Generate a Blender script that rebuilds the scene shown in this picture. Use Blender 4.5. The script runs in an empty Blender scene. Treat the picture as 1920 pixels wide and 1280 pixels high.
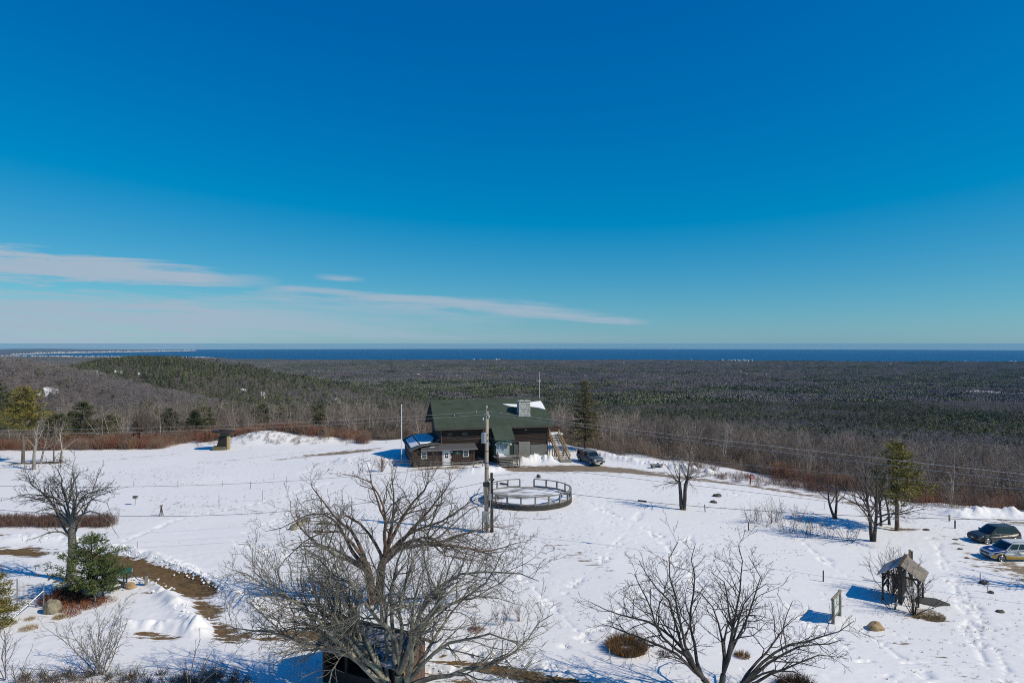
import bpy, bmesh, math, random
import numpy as np
from mathutils import Vector, Matrix

scene = bpy.context.scene
COL = scene.collection

# ------------------------------------------------------------------ camera, sky, sun, exposure
HC, F, CX, EY = 18.2, 1280.0, 960.0, 644.0     # eye height above the summit, focal length and eye level (1920 px frame)
cam_d = bpy.data.cameras.new('camera'); cam = bpy.data.objects.new('camera', cam_d); COL.objects.link(cam)
cam_d.sensor_width = 36.0; cam_d.lens = 36.0 * F / 1920.0
cam_d.clip_start = 0.5; cam_d.clip_end = 200000.0
cam.location = (0, 0, HC)
cam.rotation_euler = (math.radians(90) + (EY - 640.0) / F, 0, 0)
scene.camera = cam

SUN_DIR = Vector((0.94, -0.34, 0.0)).normalized()
SUN_EL = math.radians(40)
SUN_VEC = Vector((SUN_DIR.x * math.cos(SUN_EL), SUN_DIR.y * math.cos(SUN_EL), math.sin(SUN_EL)))
sun_d = bpy.data.lights.new('sun', 'SUN'); sun = bpy.data.objects.new('sun', sun_d); COL.objects.link(sun)
sun_d.energy = 3.9; sun_d.angle = math.radians(0.55); sun_d.color = (1.0, 0.89, 0.71)
sun.location = (60, -40, 90)
sun.rotation_euler = SUN_VEC.to_track_quat('Z', 'Y').to_euler()

world = bpy.data.worlds.new('World'); scene.world = world; world.use_nodes = True
wn, wl = world.node_tree.nodes, world.node_tree.links
wn.clear()
def wnode(t, **k):
    n = wn.new(t)
    for a, b in k.items(): setattr(n, a, b)
    return n
def wmath(op, a, b=None, c=None, clamp=False):
    n = wnode('ShaderNodeMath', operation=op, use_clamp=clamp)
    for i, v in enumerate((a, b, c)):
        if v is None: continue
        if isinstance(v, (int, float)): n.inputs[i].default_value = v
        else: wl.new(v, n.inputs[i])
    return n.outputs[0]
sky = wnode('ShaderNodeTexSky', sky_type='NISHITA', sun_disc=False)
sky.sun_elevation = SUN_EL; sky.sun_rotation = math.atan2(SUN_DIR.x, SUN_DIR.y)
sky.altitude = 200.0; sky.air_density = 1.0; sky.dust_density = 0.2; sky.ozone_density = 10.0
# deep polarised blue: the same channel response everywhere in the sky
sep = wnode('ShaderNodeSeparateColor'); wl.new(sky.outputs[0], sep.inputs[0]); cbn = wnode('ShaderNodeCombineColor')
wl.new(wmath('MAXIMUM', wmath('MULTIPLY_ADD', sep.outputs[0], 0.80, -1.05), 0.0), cbn.inputs[0])
wl.new(wmath('MULTIPLY', sep.outputs[1], 0.86), cbn.inputs[1])
wl.new(wmath('MULTIPLY', wmath('POWER', sep.outputs[2], 0.55), 2.05), cbn.inputs[2])
class hs: outputs = [cbn.outputs[0]]
# thin cirrus low in the sky: bands described by bearing u = x/y and height v = z/y on the +Y half of the sky
tc = wnode('ShaderNodeTexCoord'); sp = wnode('ShaderNodeSeparateXYZ'); wl.new(tc.outputs['Generated'], sp.inputs[0])
ysafe = wmath('MAXIMUM', sp.outputs[1], 0.02)
U = wmath('DIVIDE', sp.outputs[0], ysafe); V = wmath('DIVIDE', sp.outputs[2], ysafe)
front = wmath('GREATER_THAN', sp.outputs[1], 0.05)
cmb = wnode('ShaderNodeCombineXYZ'); wl.new(wmath('MULTIPLY', U, 5.0), cmb.inputs[0])
wl.new(wmath('MULTIPLY_ADD', V, 70.0, wmath('MULTIPLY', U, 4.0)), cmb.inputs[1])
nz = wnode('ShaderNodeTexNoise'); nz.inputs['Scale'].default_value = 1.0; nz.inputs['Detail'].default_value = 7.0
nz.inputs['Roughness'].default_value = 0.68; nz.inputs['Distortion'].default_value = 0.6
wl.new(cmb.outputs[0], nz.inputs['Vector'])
cmb2 = wnode('ShaderNodeCombineXYZ'); wl.new(wmath('MULTIPLY', U, 2.2), cmb2.inputs[0]); wl.new(wmath('MULTIPLY', V, 14.0), cmb2.inputs[1])
nz2 = wnode('ShaderNodeTexNoise'); nz2.inputs['Scale'].default_value = 1.0; nz2.inputs['Detail'].default_value = 4.0
wl.new(cmb2.outputs[0], nz2.inputs['Vector'])
def uu(px): return (px - CX) / F
def vv(py): return (EY - py) / F
def band(p0, p1, half0, half1, soft_end, amp, edge=1.0):
    """cloud streak from p0 to p1 (pixel-like bearings), half thicknesses at both ends"""
    u0, v0, u1, v1 = uu(p0[0]), vv(p0[1]), uu(p1[0]), vv(p1[1])
    t = wmath('DIVIDE', wmath('SUBTRACT', U, u0), (u1 - u0))
    vc = wmath('MULTIPLY_ADD', t, v1 - v0, v0)
    vc = wmath('ADD', vc, wmath('MULTIPLY', wmath('SUBTRACT', nz2.outputs[0], 0.5), 0.030))
    tcl = wmath('MINIMUM', wmath('MAXIMUM', t, 0.0), 1.0)
    half = wmath('MULTIPLY_ADD', tcl, (half1 - half0) / F, half0 / F)
    dist = wmath('DIVIDE', wmath('ABSOLUTE', wmath('SUBTRACT', V, vc)), half)
    body = wmath('SUBTRACT', 1.0, dist)
    body = wmath('ADD', body, wmath('MULTIPLY', wmath('SUBTRACT', nz.outputs[0], 0.5), 3.2))
    body = wmath('MULTIPLY', body, edge, clamp=True)
    e0 = wmath('DIVIDE', t, soft_end, clamp=True) if p0[0] > 0 else 1.0
    e1 = wmath('DIVIDE', wmath('SUBTRACT', 1.0, t), soft_end, clamp=True)
    m = wmath('MULTIPLY', body, e1)
    if p0[0] > 0: m = wmath('MULTIPLY', m, e0)
    return wmath('MULTIPLY', m, amp)
bands = [band((-260, 476), (535, 527), 54, 12, 0.2, 1.0, 1.7),
         band((478, 537), (950, 577), 12, 12, 0.15, 0.85, 1.2),
         band((690, 548), (1160, 592), 11, 10, 0.3, 0.7),
         band((520, 556), (1010, 602), 13, 12, 0.35, 0.45),
         band((900, 577), (1225, 606), 11, 8, 0.15, 0.9, 1.2),
         band((585, 518), (690, 525), 8, 6, 0.4, 0.7),
         band((-500, 582), (1000, 606), 86, 34, 0.4, 0.95, 1.1),
         band((-500, 628), (1500, 634), 40, 14, 0.5, 0.7, 0.75)]
tot = bands[0]
for b in bands[1:]:
    tot = wmath('SUBTRACT', 1.0, wmath('MULTIPLY', wmath('SUBTRACT', 1.0, tot), wmath('SUBTRACT', 1.0, b)))
tot = wmath('MULTIPLY', tot, front)
mixc = wnode('ShaderNodeMix', data_type='RGBA'); wl.new(tot, mixc.inputs[0])
wl.new(hs.outputs[0], mixc.inputs[6]); mixc.inputs[7].default_value = (3.55, 4.65, 5.75, 1)
SKY_STRENGTH = 0.10
bg = wnode('ShaderNodeBackground'); wl.new(mixc.outputs[2], bg.inputs[0]); bg.inputs[1].default_value = SKY_STRENGTH
wo = wnode('ShaderNodeOutputWorld'); wl.new(bg.outputs[0], wo.inputs[0])

vs = scene.view_settings
vs.view_transform = 'Standard'; vs.look = 'None'; vs.exposure = 0.0; vs.gamma = 1.0; vs.use_curve_mapping = False
scene.cycles.filter_width = 1.05; scene.cycles.use_denoising = False; scene.cycles.max_bounces = 6; scene.cycles.diffuse_bounces = 2; scene.cycles.volume_bounces = 0
scene.cycles.caustics_reflective = False; scene.cycles.caustics_refractive = False

# ------------------------------------------------------------------ helpers
RNG = random.Random(7)
def tag(o, label=None, cat=None, group=None, kind=None):
    if label: o['label'] = label
    if cat: o['category'] = cat
    if group: o['group'] = group
    if kind: o['kind'] = kind
    return o
def thing(name, label, cat, loc=(0, 0, 0), rz=0.0, group=None):
    o = bpy.data.objects.new(name, None); COL.objects.link(o)
    o.empty_display_size = 0.3
    o.location = loc; o.rotation_euler = (0, 0, rz)
    return tag(o, label, cat, group)
def copy_tree(o, parent=None):
    c = o.copy(); COL.objects.link(c)
    if parent is not None: c.parent = parent
    for ch in list(o.children): copy_tree(ch, c)
    return c

MATS = {}
def mat(name, col, rough=0.8, col2=None, scale=4.0, amt=0.5, bump=0.0, bscale=20.0, metal=0.0, spec=None, stretch=None, detail=4.0, rand=None, obj_rand=0.0, loc_var=None):
    if name in MATS: return MATS[name]
    m = bpy.data.materials.new(name); m.use_nodes = True; MATS[name] = m
    nt = m.node_tree; N, L = nt.nodes, nt.links
    b = N['Principled BSDF']; b.inputs['Roughness'].default_value = rough; b.inputs['Metallic'].default_value = metal
    if spec is not None: b.inputs['Specular IOR Level'].default_value = spec
    b.inputs['Base Color'].default_value = (*col, 1)
    out = None
    if col2 is not None or bump:
        tcn = N.new('ShaderNodeTexCoord'); vec = tcn.outputs['Object']
        if stretch:
            mp = N.new('ShaderNodeMapping'); mp.inputs['Scale'].default_value = stretch; L.new(vec, mp.inputs[0]); vec = mp.outputs[0]
    if col2 is not None:
        n = N.new('ShaderNodeTexNoise'); n.inputs['Scale'].default_value = scale; n.inputs['Detail'].default_value = detail
        n.inputs['Roughness'].default_value = 0.65
        L.new(vec, n.inputs['Vector'])
        r = N.new('ShaderNodeMapRange'); r.inputs[1].default_value = 0.5 - amt / 2; r.inputs[2].default_value = 0.5 + amt / 2
        L.new(n.outputs[0], r.inputs[0])
        mx = N.new('ShaderNodeMix'); mx.data_type = 'RGBA'; L.new(r.outputs[0], mx.inputs[0])
        mx.inputs[6].default_value = (*col, 1); mx.inputs[7].default_value = (*col2, 1); out = mx.outputs[2]
    if rand is not None or obj_rand or loc_var:
        oi = N.new('ShaderNodeObjectInfo')
    if rand is not None:
        mx2 = N.new('ShaderNodeMix'); mx2.data_type = 'RGBA'
        rr = N.new('ShaderNodeMath'); rr.operation = 'POWER'; L.new(oi.outputs['Random'], rr.inputs[0]); rr.inputs[1].default_value = 1.6
        L.new(rr.outputs[0], mx2.inputs[0])
        if out is None: mx2.inputs[6].default_value = (*col, 1)
        else: L.new(out, mx2.inputs[6])
        mx2.inputs[7].default_value = (*rand, 1); out = mx2.outputs[2]
    if obj_rand:
        h = N.new('ShaderNodeHueSaturation')
        mr = N.new('ShaderNodeMapRange'); L.new(oi.outputs['Random'], mr.inputs[0])
        mr.inputs[3].default_value = 1 - obj_rand; mr.inputs[4].default_value = 1 + obj_rand
        L.new(mr.outputs[0], h.inputs['Value'])
        if out is None: h.inputs['Color'].default_value = (*col, 1)
        else: L.new(out, h.inputs['Color'])
        out = h.outputs[0]
    if loc_var:                                             # stands of trees differ from their neighbours
        fac = None
        for sc_, w_ in ((0.0022, .6), (0.010, .4)):
            nn = N.new('ShaderNodeTexNoise'); nn.inputs['Scale'].default_value = sc_; nn.inputs['Detail'].default_value = 3.0; L.new(oi.outputs['Location'], nn.inputs['Vector'])
            m1 = N.new('ShaderNodeMath'); m1.operation = 'MULTIPLY'; L.new(nn.outputs[0], m1.inputs[0]); m1.inputs[1].default_value = w_
            if fac is None: fac = m1.outputs[0]
            else:
                a1 = N.new('ShaderNodeMath'); a1.operation = 'ADD'; L.new(fac, a1.inputs[0]); L.new(m1.outputs[0], a1.inputs[1]); fac = a1.outputs[0]
        r2 = N.new('ShaderNodeMapRange'); L.new(fac, r2.inputs[0]); r2.inputs[1].default_value = .36; r2.inputs[2].default_value = .64
        mx3 = N.new('ShaderNodeMix'); mx3.data_type = 'RGBA'; L.new(r2.outputs[0], mx3.inputs[0]); L.new(out, mx3.inputs[6]); mx3.blend_type = 'MULTIPLY'
        mx3.inputs[7].default_value = (*loc_var, 1); out = mx3.outputs[2]
    if out is not None: L.new(out, b.inputs['Base Color'])
    if bump:
        n2 = N.new('ShaderNodeTexNoise'); n2.inputs['Scale'].default_value = bscale; n2.inputs['Detail'].default_value = 5.0
        L.new(vec, n2.inputs['Vector'])
        bp = N.new('ShaderNodeBump'); bp.inputs['Strength'].default_value = bump; bp.inputs['Distance'].default_value = 0.05
        L.new(n2.outputs[0], bp.inputs['Height']); L.new(bp.outputs[0], b.inputs['Normal'])
    return m

class MB:
    """collects simple shapes into one mesh"""
    def __init__(s): s.v = []; s.f = []
    def add(s, verts, faces):
        o = len(s.v); s.v += [tuple(p) for p in verts]; s.f += [tuple(i + o for i in f) for f in faces]; return s
    def box(s, c, d, rz=0.0, rx=0.0, ry=0.0):
        R = Matrix.Rotation(rz, 3, 'Z') @ Matrix.Rotation(rx, 3, 'X') @ Matrix.Rotation(ry, 3, 'Y')
        vs_ = [Vector(c) + R @ Vector((x * d[0] / 2, y * d[1] / 2, z * d[2] / 2)) for x in (-1, 1) for y in (-1, 1) for z in (-1, 1)]
        return s.add(vs_, [(0, 1, 3, 2), (4, 6, 7, 5), (0, 4, 5, 1), (2, 3, 7, 6), (0, 2, 6, 4), (1, 5, 7, 3)])
    def bx(s, x0, x1, y0, y1, z0, z1): return s.box(((x0 + x1) / 2, (y0 + y1) / 2, (z0 + z1) / 2), (x1 - x0, y1 - y0, z1 - z0))
    def bar(s, a, b, w, h=None):
        """rectangular bar from a to b"""
        a, b = Vector(a), Vector(b); h = h or w; d = (b - a).normalized()
        up = Vector((0, 0, 1)) if abs(d.z) < 0.95 else Vector((0, 1, 0))
        x = d.cross(up).normalized() * (w / 2); y = x.cross(d).normalized() * (h / 2)
        vs_ = [a - x - y, a + x - y, a + x + y, a - x + y, b - x - y, b + x - y, b + x + y, b - x + y]
        return s.add(vs_, [(0, 3, 2, 1), (4, 5, 6, 7), (0, 1, 5, 4), (1, 2, 6, 5), (2, 3, 7, 6), (3, 0, 4, 7)])
    def tube(s, pts, r, n=6, cap=True):
        pts = [Vector(p) for p in pts]
        rs = r if isinstance(r, (list, tuple)) else [r] * len(pts)
        o = len(s.v); d0 = (pts[-1] - pts[0]).normalized()
        up = Vector((0, 0, 1)) if abs(d0.z) < 0.9 else Vector((0, 1, 0))
        for i, p in enumerate(pts):
            d = (pts[min(i + 1, len(pts) - 1)] - pts[max(i - 1, 0)]).normalized()
            x = d.cross(up).normalized(); y = x.cross(d).normalized()
            for k in range(n):
                a = 2 * math.pi * k / n; s.v.append(tuple(p + (x * math.cos(a) + y * math.sin(a)) * rs[i]))
        for i in range(len(pts) - 1):
            for k in range(n):
                a, b = o + i * n + k, o + i * n + (k + 1) % n; s.f.append((a, b, b + n, a + n))
        if cap: s.f.append(tuple(o + k for k in range(n))[::-1]); s.f.append(tuple(o + (len(pts) - 1) * n + k for k in range(n)))
        return s
    def slab(s, poly, t):
        """polygon (3-D points, roughly planar) thickened by the vector t"""
        n = len(poly); t = Vector(t); a = [Vector(p) for p in poly]; b = [p + t for p in a]
        return s.add(a + b, [tuple(range(n))[::-1], tuple(range(n, 2 * n))] + [(i, (i + 1) % n, (i + 1) % n + n, i + n) for i in range(n)])
    def disc(s, c, r, axis, t, n=14):
        c = Vector(c); a = Vector(axis).normalized(); return s.tube([c - a * t / 2, c + a * t / 2], r, n)
def mesh_obj(name, v, f, m, parent=None, smooth=False):
    me = bpy.data.meshes.new(name); me.from_pydata(v, [], f); me.update()
    if m is not None: me.materials.append(m)
    if smooth: me.polygons.foreach_set('use_smooth', [True] * len(me.polygons))
    o = bpy.data.objects.new(name, me); COL.objects.link(o)
    if parent is not None: o.parent = parent
    return o
def part(name, mb, m, parent=None, smooth=False, bevel=0.0, fix=True):
    o = mesh_obj(name, mb.v, mb.f, m, parent, smooth)
    if bevel or fix:
        bm = bmesh.new(); bm.from_mesh(o.data)
        bmesh.ops.recalc_face_normals(bm, faces=bm.faces)
        if bevel:
            ed = [e for e in bm.edges if len(e.link_faces) == 2 and e.calc_face_angle(0) > 0.5]
            bmesh.ops.bevel(bm, geom=ed, offset=bevel, segments=1, affect='EDGES', clamp_overlap=True)
        bm.to_mesh(o.data); bm.free()
    return o
def np_mesh(name, V, Fq, m, parent=None, smooth=True):
    """V (n,3), Fq (k,3|4) numpy"""
    me = bpy.data.meshes.new(name); k, s = Fq.shape
    me.vertices.add(len(V)); me.vertices.foreach_set('co', np.ascontiguousarray(V, dtype=np.float32).ravel())
    me.loops.add(k * s); me.loops.foreach_set('vertex_index', np.ascontiguousarray(Fq, dtype=np.int32).ravel())
    me.polygons.add(k); me.polygons.foreach_set('loop_start', np.arange(0, k * s, s, dtype=np.int32))
    me.polygons.foreach_set('use_smooth', np.full(k, smooth, dtype=bool))
    me.update(calc_edges=True); me.validate()
    if m is not None: me.materials.append(m)
    if name.startswith('__'): return me
    o = bpy.data.objects.new(name, me); COL.objects.link(o)
    if parent is not None: o.parent = parent
    return o
def text_mesh(body, size, m, name, parent, loc, rot, align='CENTER'):
    cu = bpy.data.curves.new(name, 'FONT'); cu.body = body; cu.size = size; cu.align_x = align; cu.align_y = 'CENTER'; cu.extrude = 0.004; cu.resolution_u = 2
    tmp = bpy.data.objects.new(name, cu); COL.objects.link(tmp)
    dg = bpy.context.evaluated_depsgraph_get(); me = bpy.data.meshes.new_from_object(tmp.evaluated_get(dg))
    bpy.data.objects.remove(tmp); me.materials.clear(); me.materials.append(m)
    o = bpy.data.objects.new(name, me); COL.objects.link(o); o.parent = parent; o.location = loc; o.rotation_euler = rot
    return o

# noise -------------------------------------------------------------
def _h(i, j, s):
    n = (i.astype(np.int64) * 374761393 + j.astype(np.int64) * 668265263 + s * 974711) & 0x7fffffff
    n = ((n ^ (n >> 13)) * 1274126177) & 0x7fffffff
    return ((n ^ (n >> 16)) & 0xffff) / 65535.0
def vnoise(x, y, s=0):
    x = np.asarray(x, dtype=np.float64); y = np.asarray(y, dtype=np.float64)
    i, j = np.floor(x), np.floor(y); fx, fy = x - i, y - j
    fx = fx * fx * (3 - 2 * fx); fy = fy * fy * (3 - 2 * fy)
    a, b, c, d = _h(i, j, s), _h(i + 1, j, s), _h(i, j + 1, s), _h(i + 1, j + 1, s)
    return (a * (1 - fx) + b * fx) * (1 - fy) + (c * (1 - fx) + d * fx) * fy
def fbm(x, y, s=0, o=4):
    t, a, w = 0.0, 1.0, 0.0
    for k in range(o):
        t = t + a * vnoise(x, y, s + k * 17); w += a; a *= 0.5; x = x * 2.03 + 11.3; y = y * 2.03 + 5.7
    return t / w
def sstep(a, b, x):
    t = np.clip((x - a) / (b - a), 0, 1); return t * t * (3 - 2 * t)
# ------------------------------------------------------------------ terrain
R_EARTH = 7.3e6; SEA = -200.0
EPX = np.array([-900, -200, 0, 300, 375, 500, 620, 680, 760, 1040, 1140, 1300, 1500, 1700, 1920, 2200, 3000], float)
EDG = np.array([118, 119, 120, 121, 132, 136, 132, 127, 128, 126, 114, 103, 90, 78, 74, 70, 66], float)
TILT = 0.04                                                # the summit falls gently to the right
EDG = np.array([D if u * D <= 8 else (HC - 8 * TILT) / (HC / D - TILT * u) for D, u in zip(EDG, (EPX - CX) / F)])
PD = np.array([0, 12, 50, 150, 400, 800, 1900, 3400, 6000, 9000, 13000], float)
PZ = np.array([0, 1.2, 7, 22, 58, 90, 152, 170, 183, 192, 195], float)
CPX = np.array([-600, 0, 40, 200, 390, 430, 700, 1100, 1400, 1700, 2000, 2600], float)
CD = np.array([12600, 12500, 12000, 11200, 10300, 9300, 8800, 9000, 8750, 8300, 8000, 8000], float)
def bearing(x, y): return CX + F * x / np.maximum(y, 4.0)
def T(x, y):
    x = np.asarray(x, float); y = np.asarray(y, float)
    px = bearing(x, y)
    edge = np.interp(px, EPX, EDG) + (vnoise(px / 40.0, px * 0 + 3.3, 5) - 0.5) * 5
    d = np.maximum(0, y - edge)
    z = 0.35 * (fbm(x / 28.0, y / 28.0, 3, 3) - 0.5)
    z = z - np.interp(d, PD, PZ) - TILT * np.clip(x - 8, 0, 120)
    far = sstep(250, 900, d)
    z = z + far * (fbm(x / 700.0 + 9, y / 900.0 + 4, 8, 4) - 0.47) * 34 * (1 - 0.5 * sstep(4000, 8500, d))
    # second hill and the spur in front of it, knoll with bare rock beside the field
    z = z + 104 * np.exp(-((x + 800) / 290.0) ** 2 - ((y - 1560) / 420.0) ** 2) + 26 * np.exp(-((x + 430) / 200.0) ** 2 - ((y - 1600) / 300.0) ** 2)
    z = z + 66 * np.exp(-((x + 560) / 230.0) ** 2 - ((y - 720) / 190.0) ** 2)
    z = z + 1.9 * np.exp(-((x + 46.5) / 5.8) ** 2 - ((y - 127) / 3.6) ** 2) + 1.0 * np.exp(-((x + 37.5) / 6.0) ** 2 - ((y - 128) / 3.0) ** 2)
    coast = np.interp(px, CPX, CD) + (fbm(px / 30.0, px * 0 + 1.7, 31, 4) - 0.5) * 500
    z = z - sstep(-60, 160, y - coast) * 40
    return z - (x * x + y * y) / (2 * R_EARTH)
def Ts(x, y): return float(T(np.array([x]), np.array([y]))[0])
def at(px, py, dz=0.0):
    """ground point seen at a bearing and a depression (1920 px frame)"""
    s = max((py - EY) / F, 1e-4); z = 0.0
    for _ in range(12):
        D = (HC - z) / s; z = 0.5 * z + 0.5 * Ts((px - CX) / F * D, D)
    return Vector(((px - CX) / F * D, D, Ts((px - CX) / F * D, D) + dz))
def atD(px, py, D): return Vector(((px - CX) / F * D, D, HC - (py - EY) / F * D))

def P2(px, py):
    s, u = (py - EY) / F, (px - CX) / F; D = HC / s
    if u * D > 8: D = (HC - 8 * TILT) / (s - TILT * u)
    return (u * D, D)
def seg_dist(X, Y, pts, rad):
    """signed-ish distance (m) to a polyline with a radius per node, plus the running length"""
    best = np.full(X.shape, 1e9); run = np.zeros(X.shape); side = np.zeros(X.shape); acc = 0.0
    for (a, b, ra, rb) in zip(pts[:-1], pts[1:], rad[:-1], rad[1:]):
        dx, dy = b[0] - a[0], b[1] - a[1]; l2 = dx * dx + dy * dy + 1e-9
        t = np.clip(((X - a[0]) * dx + (Y - a[1]) * dy) / l2, 0, 1)
        dd = np.hypot(X - a[0] - t * dx, Y - a[1] - t * dy)
        e = dd - (ra + (rb - ra) * t)
        k = e < best; best = np.where(k, e, best); run = np.where(k, acc + t * math.sqrt(l2), run)
        acc += math.sqrt(l2)
    return best, run
BARE = [  # (px, py, radius m) strips of thawed grass (tone 0) and gravel (tone 1)
    (0, [(150, 1034, .8), (205, 1042, 1.3), (250, 1057, 1.8), (300, 1076, 2.1), (345, 1096, 2.3), (386, 1105, 1.7), (372, 1122, .35), (384, 1142, 1.15), (396, 1162, .25), (420, 1184, .9), (470, 1192, .2), (540, 1190, .5)]),
    (0, [(530, 1186, .8), (600, 1192, 1.0), (640, 1196, .8)]), (0, [(420, 1192, .35), (500, 1196, .3)]),
    (0, [(800, 1217, .5), (850, 1238, .7), (915, 1247, 1.0), (980, 1262, 1.15), (1040, 1274, 1.2), (1120, 1292, 1.3)]),
    (0, [(796, 1256, .25), (850, 1272, .4), (900, 1290, .5)]),
    (0, [(-20, 1033, .9), (35, 1030, 1.2), (75, 1036, .8)]), (0, [(-10, 1003, .25), (55, 1006, .45)]),
    (0, [(262, 1188, .25), (290, 1184, .45), (330, 1187, .25)]), (0, [(300, 1193, .25), (325, 1193, .3)]),
    (1, [(925, 879, .8), (960, 878, 2.2), (1040, 877.5, 2.6), (1110, 877, 2.6), (1170, 881, 2.2), (1230, 888, 1.5), (1290, 896, 1.0), (1400, 909, .7), (1500, 925, .6), (1600, 943, .5), (1700, 962, .4)]),
    (1, [(590, 852, 1.0), (640, 848, 1.6), (690, 843, 1.2)]), (1, [(520, 862, .3), (590, 852, .5)]),
    (1, [(1835, 968, .5), (1880, 975, .7), (1960, 985, .8)]),
    (1, [(1882, 1062, .5), (1930, 1070, 1.6), (2000, 1080, 2.0)]), (1, [(770, 880, .3), (850, 876, .9), (890, 876, .5)]),
    (0, [(1705, 1150, .35), (1745, 1156, .55)]), (0, [(1672, 990, .7), (1710, 990, .5)]),
    (1, [(1040, 862, .4), (1055, 858, .5)]),
    (0, [(30, 868, .8), (110, 866, .8)]), (0, [(1490, 910, .4), (1560, 920, .5)]),
]
BANKS = [  # (px, py) centre line, half width m, height m: snow thrown up by the plough
    ([(190, 1022), (240, 1032), (300, 1047), (360, 1070), (410, 1096), (450, 1122), (490, 1150), (520, 1178)], 0.75, 0.55),
    ([(255, 1085), (300, 1100), (330, 1130), (352, 1158), (374, 1184)], 0.7, 0.45),
    ([(235, 1172), (270, 1172), (320, 1174), (365, 1178)], 0.7, 0.45),
    ([(795, 1212), (880, 1228), (960, 1238), (1040, 1256), (1120, 1276), (1160, 1290)], 0.7, 0.42),
    ([(795, 1248), (880, 1262), (960, 1282)], 0.35, 0.2),
    ([(0, 1012), (60, 1010), (130, 1012), (180, 1018)], 0.8, 0.5),
    ([(1125, 855), (1180, 866), (1250, 876), (1330, 888)], 1.2, 0.9),
    ([(640, 866), (690, 873), (720, 872)], 1.0, 0.7), ([(885, 884), (910, 884), (935, 880)], 1.3, 0.7),
    ([(985, 866), (1000, 862), (1030, 864)], 1.6, 0.9),
    ([(1795, 966), (1850, 963), (1930, 968), (2040, 974)], 1.6, .75),
    ([(0, 832), (60, 826), (200, 822)], 1.5, 0.5), ([(690, 862), (745, 866)], 0.8, 0.4),
]
SPARSE = [([(985, 1000), (1060, 1030), (1140, 1068)], 2.2, -1.15), ([(560, 856), (640, 848), (700, 842)], 3.5, -.85), ([(380, 868), (480, 858), (600, 842)], 2.2, -1.2), ([(930, 891), (1100, 886), (1250, 895)], 2.0, -1.1),
          ([(1190, 880), (1420, 912), (1560, 936), (1700, 962)], 2.4, -1.0), ([(1870, 1052), (1960, 1095)], 3.5, -.6), ([(1800, 965), (1940, 985)], 3.0, -.9), ([(1785, 1005), (1825, 1060)], 1.4, -1.1), ([(290, 938), (400, 950), (490, 962)], 2.0, -1.3),
          ([(1650, 1195), (1760, 1240), (1900, 1285)], 3.0, -1.45), ([(1560, 1120), (1640, 1200)], 1.6, -1.35), ([(770, 982), (900, 1000), (985, 1000)], 1.6, -1.3), ([(60, 880), (200, 862), (330, 850)], 2.6, -1.2), ([(930, 970), (1040, 972)], 1.0, -1.0),
          ([(790, 1222), (900, 1245), (1040, 1275)], 2.4, -.75), ([(430, 1110), (520, 1160), (560, 1190)], 2.0, -.9), ([(20, 1090), (110, 1170)], 2.4, -1.35), ([(1400, 900), (1560, 930)], 3.5, -1.1)]
TRAILS = [[(215, 1020), (330, 975), (480, 945), (640, 900)], [(560, 1045), (430, 1010), (640, 930)], [(1080, 930), (1230, 1000), (1330, 1110)],
          [(1500, 1010), (1560, 1060), (1640, 1110)], [(1120, 1180), (1240, 1090), (1300, 1000)], [(1620, 1180), (1700, 1240), (1760, 1290)],
          [(1800, 1090), (1850, 1180), (1900, 1280)], [(1060, 1110), (1130, 1050), (1200, 960)], [(1440, 1100), (1540, 1180), (1700, 1290)],
          [(700, 1010), (830, 1000), (960, 1060), (1100, 1200)], [(1060, 1210), (1110, 1180), (1160, 1170)], [(560, 890), (640, 862), (700, 850)],
          [(1300, 900), (1420, 940), (1560, 990)], [(1750, 1010), (1790, 1100), (1850, 1250)]]

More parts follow.
